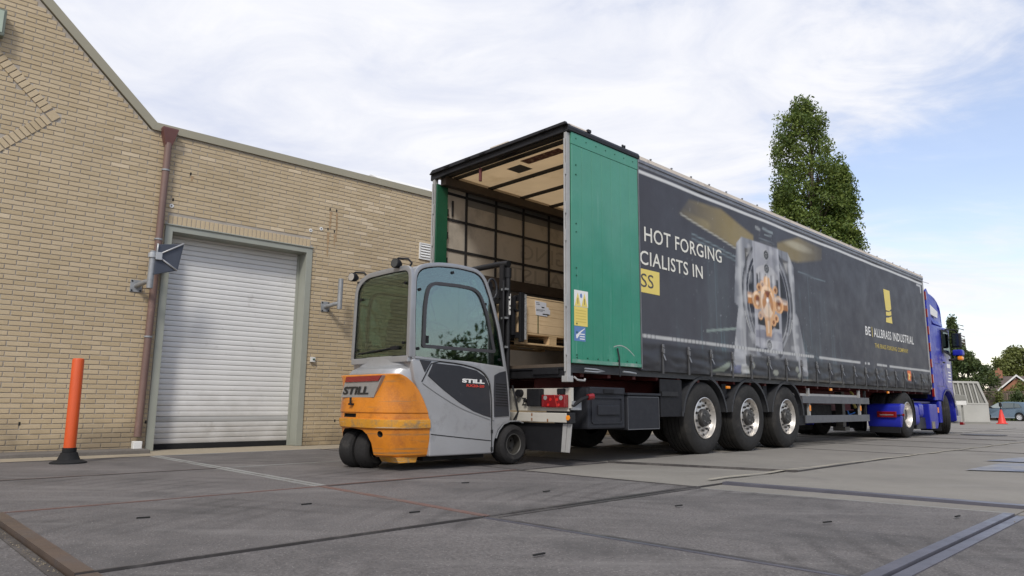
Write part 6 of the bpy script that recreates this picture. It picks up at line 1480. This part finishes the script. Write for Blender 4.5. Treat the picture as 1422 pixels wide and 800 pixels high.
# grey ribbed unit
g_ = lthing('ribbed_grey_unit', 'tall pale grey ribbed steel unit with a yellow sticker standing beyond the blue lorry', 'steel unit', 20.0, 31.0, .12)
gx0, gx1 = -.75, .80
poly = [(gx0, 0), (gx1, 0), (gx1, .84), (gx1 - .26, 1.80), (gx0 - .15, 1.84), (gx0 - .15, .84)]
g_.part('body', MB().prism(poly, 1, .06, 1.4), gen_dk, bevel=.02)
g_.part('lower_panel', MB().box(gx0 + .02, gx1 + .01, .0, .058, .05, .80), gen_m, bevel=.02); g_.part('base_rail', MB().box(gx0, gx1 + .02, .0, .1, -.05, .049), gen_dk)
g_.part('top_rail', MB().prism([(gx0 - .15, 1.76), (gx1 - .27, 1.72), (gx1 - .30, 1.81), (gx0 - .15, 1.85)], 1, -.01, .059), gen_m, bevel=.01)
g_.part('middle_rail', MB().box(gx0, gx1 + .01, -.01, .058, .81, .88), gen_m)
g_.part('side_rail', MB().prism([(gx1 - .08, .88), (gx1, .88), (gx1 - .27, 1.74), (gx1 - .36, 1.74)], 1, -.01, .058), gen_m)
for k in range(6):
    x = gx0 + .14 + k * .21; g_.part('rib', MB().prism([(x, .88), (x + .055, .88), (x - .05 - .02 * k + .055, 1.74), (x - .05 - .02 * k, 1.74)], 1, -.005, .058), gen_m)
for k in range(6):
    x = gx0 + .235 + k * .21; g_.part('grille_bar', MB().prism([(x, .88), (x + .02, .88), (x - .06 - .02 * k + .02, 1.74), (x - .06 - .02 * k, 1.74)], 1, .03, .059), gen_dk)
g_.part('yellow_sticker', MB().box(gx0 + .02, gx0 + .26, -.03, -.012, 1.50, 1.73), yell_m); g_.part('white_sticker', MB().box(gx0 + .07, gx0 + .24, -.03, -.012, 1.33, 1.46), white_pl)
c_ = lthing('grey_control_box', 'small grey control box on a post between the lorry front and the ribbed unit', 'control box', 19.35, 30.3)
c_.part('hood', MB().prism([(-.22, .98), (.20, .98), (.16, 1.20), (-.22, 1.24)], 1, -.02, .3), gen_dk, bevel=.02); c_.part('casing', MB().box(-.2, .17, .0, .28, .78, .975), white_pl, bevel=.02); c_.part('post', MB().box(-.04, .04, .1, .18, 0, .78), gen_dk)
# cone
k_ = lthing('traffic_cone', 'red traffic cone with a black pole tip standing before the blue grey car', 'traffic cone', 21.15, 30.52)
k_.part('base', MB().box(-.21, .21, -.21, .21, 0, .03), cone_m, bevel=.01); k_.part('cone', MB().lathe([(.165, .03), (.155, .05), (.045, .58), (.04, .60), (0, .60)], (0, 0, 0), 'z', 28), cone_m, smooth=True, auto=40)
k_.part('black_tip', MB().lathe([(0, .60), (.02, .60), (.02, .72), (.055, .74), (.055, .87), (.035, .90), (0, .90)], (0, 0, 0), 'z', 16), rubber_m, smooth=True, auto=40)
# hatchback car: local x forward (to the left in the photo), y to its left
ct = Thing('parked_hatchback', 'blue grey hatchback parked before the brown garden wall at the right edge', 'car', (0, 0, 0), 'world')
rw = Vector((38.5, 53.6)); fw = Vector((37.55, 55.92)); dd = (fw - rw).normalized(); mid = (rw + fw) / 2
ct.e.location = (mid.x, mid.y, gz(mid.length)); ct.e.rotation_euler = (0, 0, atan2(dd.y, dd.x))
# near side of the car is y = 0, body extends to the far side
prof = [(-2.02, .35), (-2.05, .62), (-2.0, .88), (-1.86, 1.02), (-1.45, 1.38), (-1.15, 1.43), (-.2, 1.46), (.35, 1.38), (1.05, 1.0), (1.75, .86), (2.0, .70), (2.05, .45), (2.02, .25)]
def arc_(cx, r, a0, a1): return [(cx + r * cos(t), .30 + r * sin(t)) for t in np.linspace(a0, a1, 9)]
prof += arc_(1.25, .36, -.1, pi + .1) + arc_(-1.25, .36, -.1, pi + .1) + [(-1.95, .25)]
q = dense_prism(prof, 0, 1.68, 12)
vv_ = []
for (x, y, z) in q.v:
    f = abs(y - .84) / .84
    side = (max(0, z - .85) * .28 + (0.05 if z < .4 else 0)) ; y2 = y + side * (1 if y < .84 else -1) * (f ** 2)
    x2 = x - math.copysign(.16 * f ** 4, x) * (1 if abs(x) > 1.7 else 0); vv_.append((x2, y2, z))
q.v = vv_
cb = ct.part('body', q, carblue, smooth=True, auto=30, bevel=.02)
cg_ = mat('car_window', (.10, .125, .125), .08, var=.05, coat=.8); 
cgl = mat('car_window_pale', (.30, .34, .33), .12, var=.1, coat=.8)
def cw_(name, poly, m_): 
    q = MB(); n = len(poly)
    def yy(z): return max(0, z - .85) * .28 - .012
    q.v = [(x, yy(z), z) for x, z in poly] + [(x, yy(z) + .03, z) for x, z in poly]
    q.f = [tuple(range(n)), tuple(range(n, 2 * n))[::-1]] + [(i, n + i, n + (i + 1) % n, (i + 1) % n) for i in range(n)]; q.mi = [0] * len(q.f); return ct.part(name, q, m_, parent=cb)
cw_('front_window', [(.98, .98), (.42, 1.34), (.02, 1.375), (.02, .97)], cgl); cw_('rear_window', [(-.05, .97), (-.05, 1.375), (-.85, 1.36), (-1.2, 1.30), (-1.42, 1.02)], cg_); cw_('quarter_frame', [(-.92, .98), (-.92, 1.35), (-.86, 1.355), (-.86, .98)], carblue)
ct.part('windscreen', MB().add([(1.03, .16, 1.03), (1.03, 1.52, 1.03), (.42, 1.40, 1.385), (.42, .28, 1.385)], [(0, 1, 2, 3)]), cg_, parent=cb, recalc=False)
ct.part('sill', MB().box(-.9, .9, -.012, .05, .22, .30), mat('car_sill', (.25, .3, .35), .3, coat=.4), parent=cb); ct.part('door_line', MB().box(-.03, -.018, -.004, .02, .32, .95), dark_m, parent=cb)
ct.part('door_mirror', MB().box(.72, .9, -.16, -.01, .95, 1.06), black_m, bevel=.03); ct.part('tail_light', MB().box(-2.08, -1.88, -.01, .25, .80, 1.0), red_lamp, bevel=.03); ct.part('rear_bumper', MB().box(-2.12, -1.7, -.005, 1.68, .3, .55), carblue, bevel=.04)
for x in (1.25, -1.25):
    for y0, s in ((.0, -1), (1.68, 1)):
        w = ct.part('wheel', MB().lathe([(.20, -s * -.0), (.29, -s * .0), (.305, -s * .03), (.305, -s * .17), (.2, -s * .18)], (x, y0, .30), 'y', 32), tyre_m, smooth=True, auto=35)
        ct.part('wheel_cover', MB().lathe([(.205, -s * -.004), (.19, -s * .012), (.06, -s * -.004), (0, -s * -.006)], (x, y0, .30), 'y', 24), mat('wheel_cover_silver', (.62, .62, .62), .35, metal=.3, var=.15, vscale=30), parent=w, smooth=True)
        qq = MB()
        for k in range(7):
            a = 2 * pi * k / 7; qq.box(x + .14 * cos(a) - .018, x + .14 * cos(a) + .018, y0 + s * .001, y0 + s * .012, .30 + .14 * sin(a) - .018, .30 + .14 * sin(a) + .018)
        ct.part('cover_slots', qq, dark_m, parent=w)
def mirror_y(o):
    if o.type == 'MESH':
        o.data.transform(Matrix.Scale(-1, 4, (0, 1, 0))); o.data.flip_normals()
    for c in o.children: mirror_y(c)
mirror_y(ct.e)
# garden wall and panels
gw = lthing('garden_wall', 'brown garden wall with tan section running behind the parked hatchback', 'garden wall', 41.9, 60.2)
gw.part('brown_section', MB().box(-1.45, .35, 0, .25, -.3, 2.36), gwall_m); gw.part('tan_section', MB().box(.36, 9, .02, .25, -.3, 2.40), gwall2_m); gw.part('capping', MB().box(-1.5, 9, -.05, .3, 2.401, 2.47), gwall_m)
for k in range(5): gw.part('pier', MB().box(.5 + k * 1.9, .75 + k * 1.9, -.08, .019, -.3, 2.40), gwall_m)
for k in range(1): gw.part('lower_rail', MB().box(-1.4 + k * 1.2, -.3 + k * 1.2, -.06, -.01, .9, 1.0), gwall_m)
# house
hs = lthing('gabled_house', 'low house with brown tiled roof, white gable boards and brick chimney beyond the garden wall', 'house', 56.0, 80.5)
hb = -.5
hs.part('wall', MB().box(-1.0, 9.0, .5, 7.5, hb, 2.9), redbrick)
hs.part('roof', MB().add([(-1.5, .1, 2.85), (9.4, .1, 2.85), (9.4, 4.0, 4.85), (-.45, 4.0, 4.85), (-1.5, 7.9, 2.85), (9.4, 7.9, 2.85), (-1.5, .1, 2.72), (9.4, .1, 2.72), (-1.5, 7.9, 2.72), (9.4, 7.9, 2.72)],
        [(0, 1, 2, 3), (3, 2, 5, 4), (0, 3, 4), (1, 5, 2), (0, 6, 7, 1), (4, 5, 9, 8), (0, 4, 8, 6), (6, 8, 9, 7), (1, 7, 9, 5)]), tile_m, recalc=False)
hs.part('gable_wall', MB().prism([(-.25, hb), (3.4, hb), (3.4, 2.8), (1.57, 4.45), (-.25, 2.8)], 1, -1.2, .5), redbrick)
hs.part('gable_roof', MB().prism([(-.55, 2.72), (1.57, 4.66), (3.7, 2.72), (3.7, 2.84), (1.57, 4.80), (-.55, 2.84)], 1, -1.5, 3.0), tile_m)
hs.part('bargeboard', MB().prism([(-.58, 2.68), (1.57, 4.64), (3.73, 2.68), (3.73, 2.88), (1.57, 4.85), (-.58, 2.88)], 1, -1.56, -1.501), white_pl)
hs.part('chimney', MB().box(-.35, .35, 3.6, 4.2, 4.2, 5.55), redbrick); hs.part('chimney_pot', MB().cyl((0, 3.9, 5.55), (0, 3.9, 5.85), .12, n=10), redbrick)
hs.part('gutter', MB().box(-1.55, -.3, .0, .09, 2.68, 2.80), white_pl)
for x in (.6, 1.8): 
    w = hs.part('window', MB().box(x, x + .8, -1.23, -1.201, 1.2, 2.2), white_pl); hs.part('pane', MB().box(x + .07, x + .73, -1.238, -1.231, 1.27, 2.13), cg_, parent=w)

# foliage
def leaf_cloud(clumps, nleaf, size, seed):
    """many small leaf faces scattered round clump centres"""
    rs = np.random.RandomState(seed); V, tones = [], []
    for (c, r, w) in clumps:
        n = int(nleaf * w); d = rs.normal(size=(n, 3)); d /= np.linalg.norm(d, axis=1)[:, None]
        rad = r * rs.rand(n, 1) ** .45
        p = np.array(c) + d * rad * np.array([1, 1, 1.15])
        a = rs.normal(size=(n, 3)); a /= np.linalg.norm(a, axis=1)[:, None]
        nn = d * .6 + rs.normal(size=(n, 3)) * .6; nn /= np.linalg.norm(nn, axis=1)[:, None]
        b = np.cross(nn, a); b /= np.linalg.norm(b, axis=1)[:, None] + 1e-9; a = np.cross(b, nn)
        s = size * (.6 + .8 * rs.rand(n, 1))
        V.append(np.stack([p - a * s, p - b * s * .55, p + a * s, p + b * s * .55], 1).reshape(-1, 3))
        ct_ = rs.rand() * .55
        t = np.clip(ct_ + rs.rand(n) * .45, 0, 1); t[rs.rand(n) < .02] = 1.0; tones.append(t)
    return np.concatenate(V), np.concatenate(tones)
def foliage(th, name, clumps, nleaf, size, m_, seed):
    V, t = leaf_cloud(clumps, nleaf, size, seed); nf = len(t)
    me = bpy.data.meshes.new(name); me.vertices.add(len(V)); me.vertices.foreach_set('co', V.reshape(-1).astype(np.float32))
    me.loops.add(nf * 4); me.loops.foreach_set('vertex_index', np.arange(nf * 4, dtype=np.int32)); me.polygons.add(nf)
    me.polygons.foreach_set('loop_start', np.arange(0, nf * 4, 4, dtype=np.int32)); me.update(calc_edges=True)
    at_ = me.attributes.new('tone', 'FLOAT', 'FACE'); at_.data.foreach_set('value', t.astype(np.float32)); me.materials.append(m_)
    o = bpy.data.objects.new(name, me); COL.objects.link(o); o.parent = th.e; return o
def tree(x, y, label, prof, m_, seed, nclump, nleaf, size, subs=(), trunk=.25, cr=(.35, .6), group=None, cat='tree', name='tree', fill=.3):
    """prof: (height, radius, centre offset to the right); subs: extra crowns"""
    th = lthing(name, label, cat, x, y, group=group); rs = np.random.RandomState(seed); H = prof[-1][0]
    limbs = MB(); limbs.tube([(0, 0, -.1), (.03, 0, H * .3), (-.04, .03, H * .6), (0, 0, H * .92)], [trunk, trunk * .8, trunk * .5, trunk * .12], n=10)
    clumps = []
    for P in (prof,) + tuple(subs):
        hs_ = [p[0] for p in P]; ar = [p[1] for p in P]; ofs = [p[2] for p in P]; cnt = int(nclump * (1 if P is prof else .45))
        for i in range(cnt):
            tt = rs.rand(); z = hs_[0] + (hs_[-1] - hs_[0]) * tt; r_ = np.interp(z, hs_, ar); off = np.interp(z, hs_, ofs)
            if rs.rand() > (r_ / max(ar)) ** .8 + .15: continue
            a = rs.rand() * 2 * pi; lump = .90 + .36 * mnoise.noise(Vector((cos(a) * 1.3 + seed, sin(a) * 1.3, z * 1.15))) + .22 * rs.rand(); q_ = r_ * (1 - fill * rs.rand() ** 1.5) * (lump + .12); rc = cr[0] + (cr[1] - cr[0]) * rs.rand()
            c = (off + cos(a) * max(.05, q_ - rc * .5), sin(a) * max(.05, q_ - rc * .5), z); clumps.append((c, rc, (rc / cr[1]) ** 2 + .25))
            if i % 5 == 0: limbs.tube([(0, 0, max(.5, z - r_ * 1.1)), (c[0] * .5, c[1] * .5, z - r_ * .45), c], [trunk * .25, trunk * .16, .012], n=6)
    th.part('trunk', limbs, bark_m, smooth=True); foliage(th, 'crown', clumps, nleaf, size, m_, seed); return th
tree(13.05, 29.15, 'tall upright oak with dense green crown rising behind the dark trailer', [(2.2, .9, 0), (4, 1.6, 0), (7, 1.7, .05), (9.3, 1.5, -.12), (10.6, 1.48, -.22), (12, 1.34, -.28), (13.0, .92, -.28), (13.9, .35, -.25)], leaf_m, 3, 400, 190, .058,
     subs=([(5, .6, .9), (8, .65, 1.0), (9.8, .55, 1.05), (10.75, .28, 1.05)], [(5, .6, -1.05), (8, .6, -1.1), (9.6, .45, -1.2), (10.1, .2, -1.2)]), trunk=.22, cr=(.20, .58), fill=.40)
tree(41.0, 62.9, 'dark leafy tree with thin spiky top standing behind the lorry cab', [(.2, 2.0, -.1), (1.8, 2.0, .0), (3.9, 1.75, -.1), (5.2, 1.25, -.4), (6.3, .6, -.8), (7.9, .22, -.9)], leaf2_m, 5, 330, 90, .10,
     subs=([(4.4, .9, -.3), (6.0, .6, -.7), (7.6, .38, -.85), (9.2, .18, -.9)], [(4.3, 1.1, -1.9), (6.0, .9, -2.0), (7.2, .5, -2.1)]), trunk=.16, cr=(.25, .5))
tree(67.2, 93.6, 'broad olive green tree rising behind the gabled house', [(1.5, 2.0, .5), (3.5, 3.0, .5), (6.0, 2.8, .4), (7.6, 2.1, .4), (8.6, .9, .4)], leaf3_m, 8, 260, 100, .16, trunk=.3, cr=(.5, .95), subs=([(2, 2, 4), (5, 2.4, 4.2), (6.6, 1.0, 4.2)],))
def bush(x, y, label, w, h, m_, seed, n, z0=-.2, group=None):
    return tree(x, y, label, [(z0, w * .9, 0), (h * .5, w, 0), (h * .8, w * .75, 0), (h, w * .2, 0)], m_, seed, n, 80, .085, trunk=.06, cr=(.25, .5), cat='bush', name='bush', group=group, fill=.9)
bush(44.4, 61.2, 'pale green bush topping the garden wall beneath the house gable', 1.3, 3.1, leaf3_m, 11, 150)
bush(46.6, 60.6, 'pale green bush at the right end of the garden wall', 1.6, 3.7, leaf3_m, 12, 130)
bush(40.9, 57.0, 'dark green bush growing before the garden wall right of the car', .9, 2.0, leaf2_m, 13, 90)
bush(41.4, 59.8, 'thin climbing plant on the garden wall above the car', .28, 2.3, leaf3_m, 14, 40)
# a belt of trees closes the yard to the right; the cab glass mirrors it
tb = Thing('far_tree_belt', None, None, (0, 0, 0), 'world', kind='stuff')
cl_ = []; rs = np.random.RandomState(40)
for i in range(150):
    yb_ = -26 + 58 * rs.rand(); zz = rs.rand() ** .8 * (5.5 + 2.5 * sin(yb_ * .35)); cl_.append(((62 + rs.rand() * 4, yb_, zz), 1.4 + rs.rand(), 1))
foliage(tb, 'tree_belt_leaves', cl_, 110, .3, leaf2_m, 41)
cl_ = []  # second belt, added behind the yard to darken the gaps under the trailer
for i in range(170):
    xb_ = -45 + 84 * rs.rand(); zz = rs.rand() ** .8 * (4.0 + 1.6 * sin(xb_ * .3)) - .4; cl_.append(((xb_, 92 + rs.rand() * 4, zz), 1.5 + rs.rand(), 1))
foliage(tb, 'tree_belt_leaves', cl_, 90, .34, leaf2_m, 43)
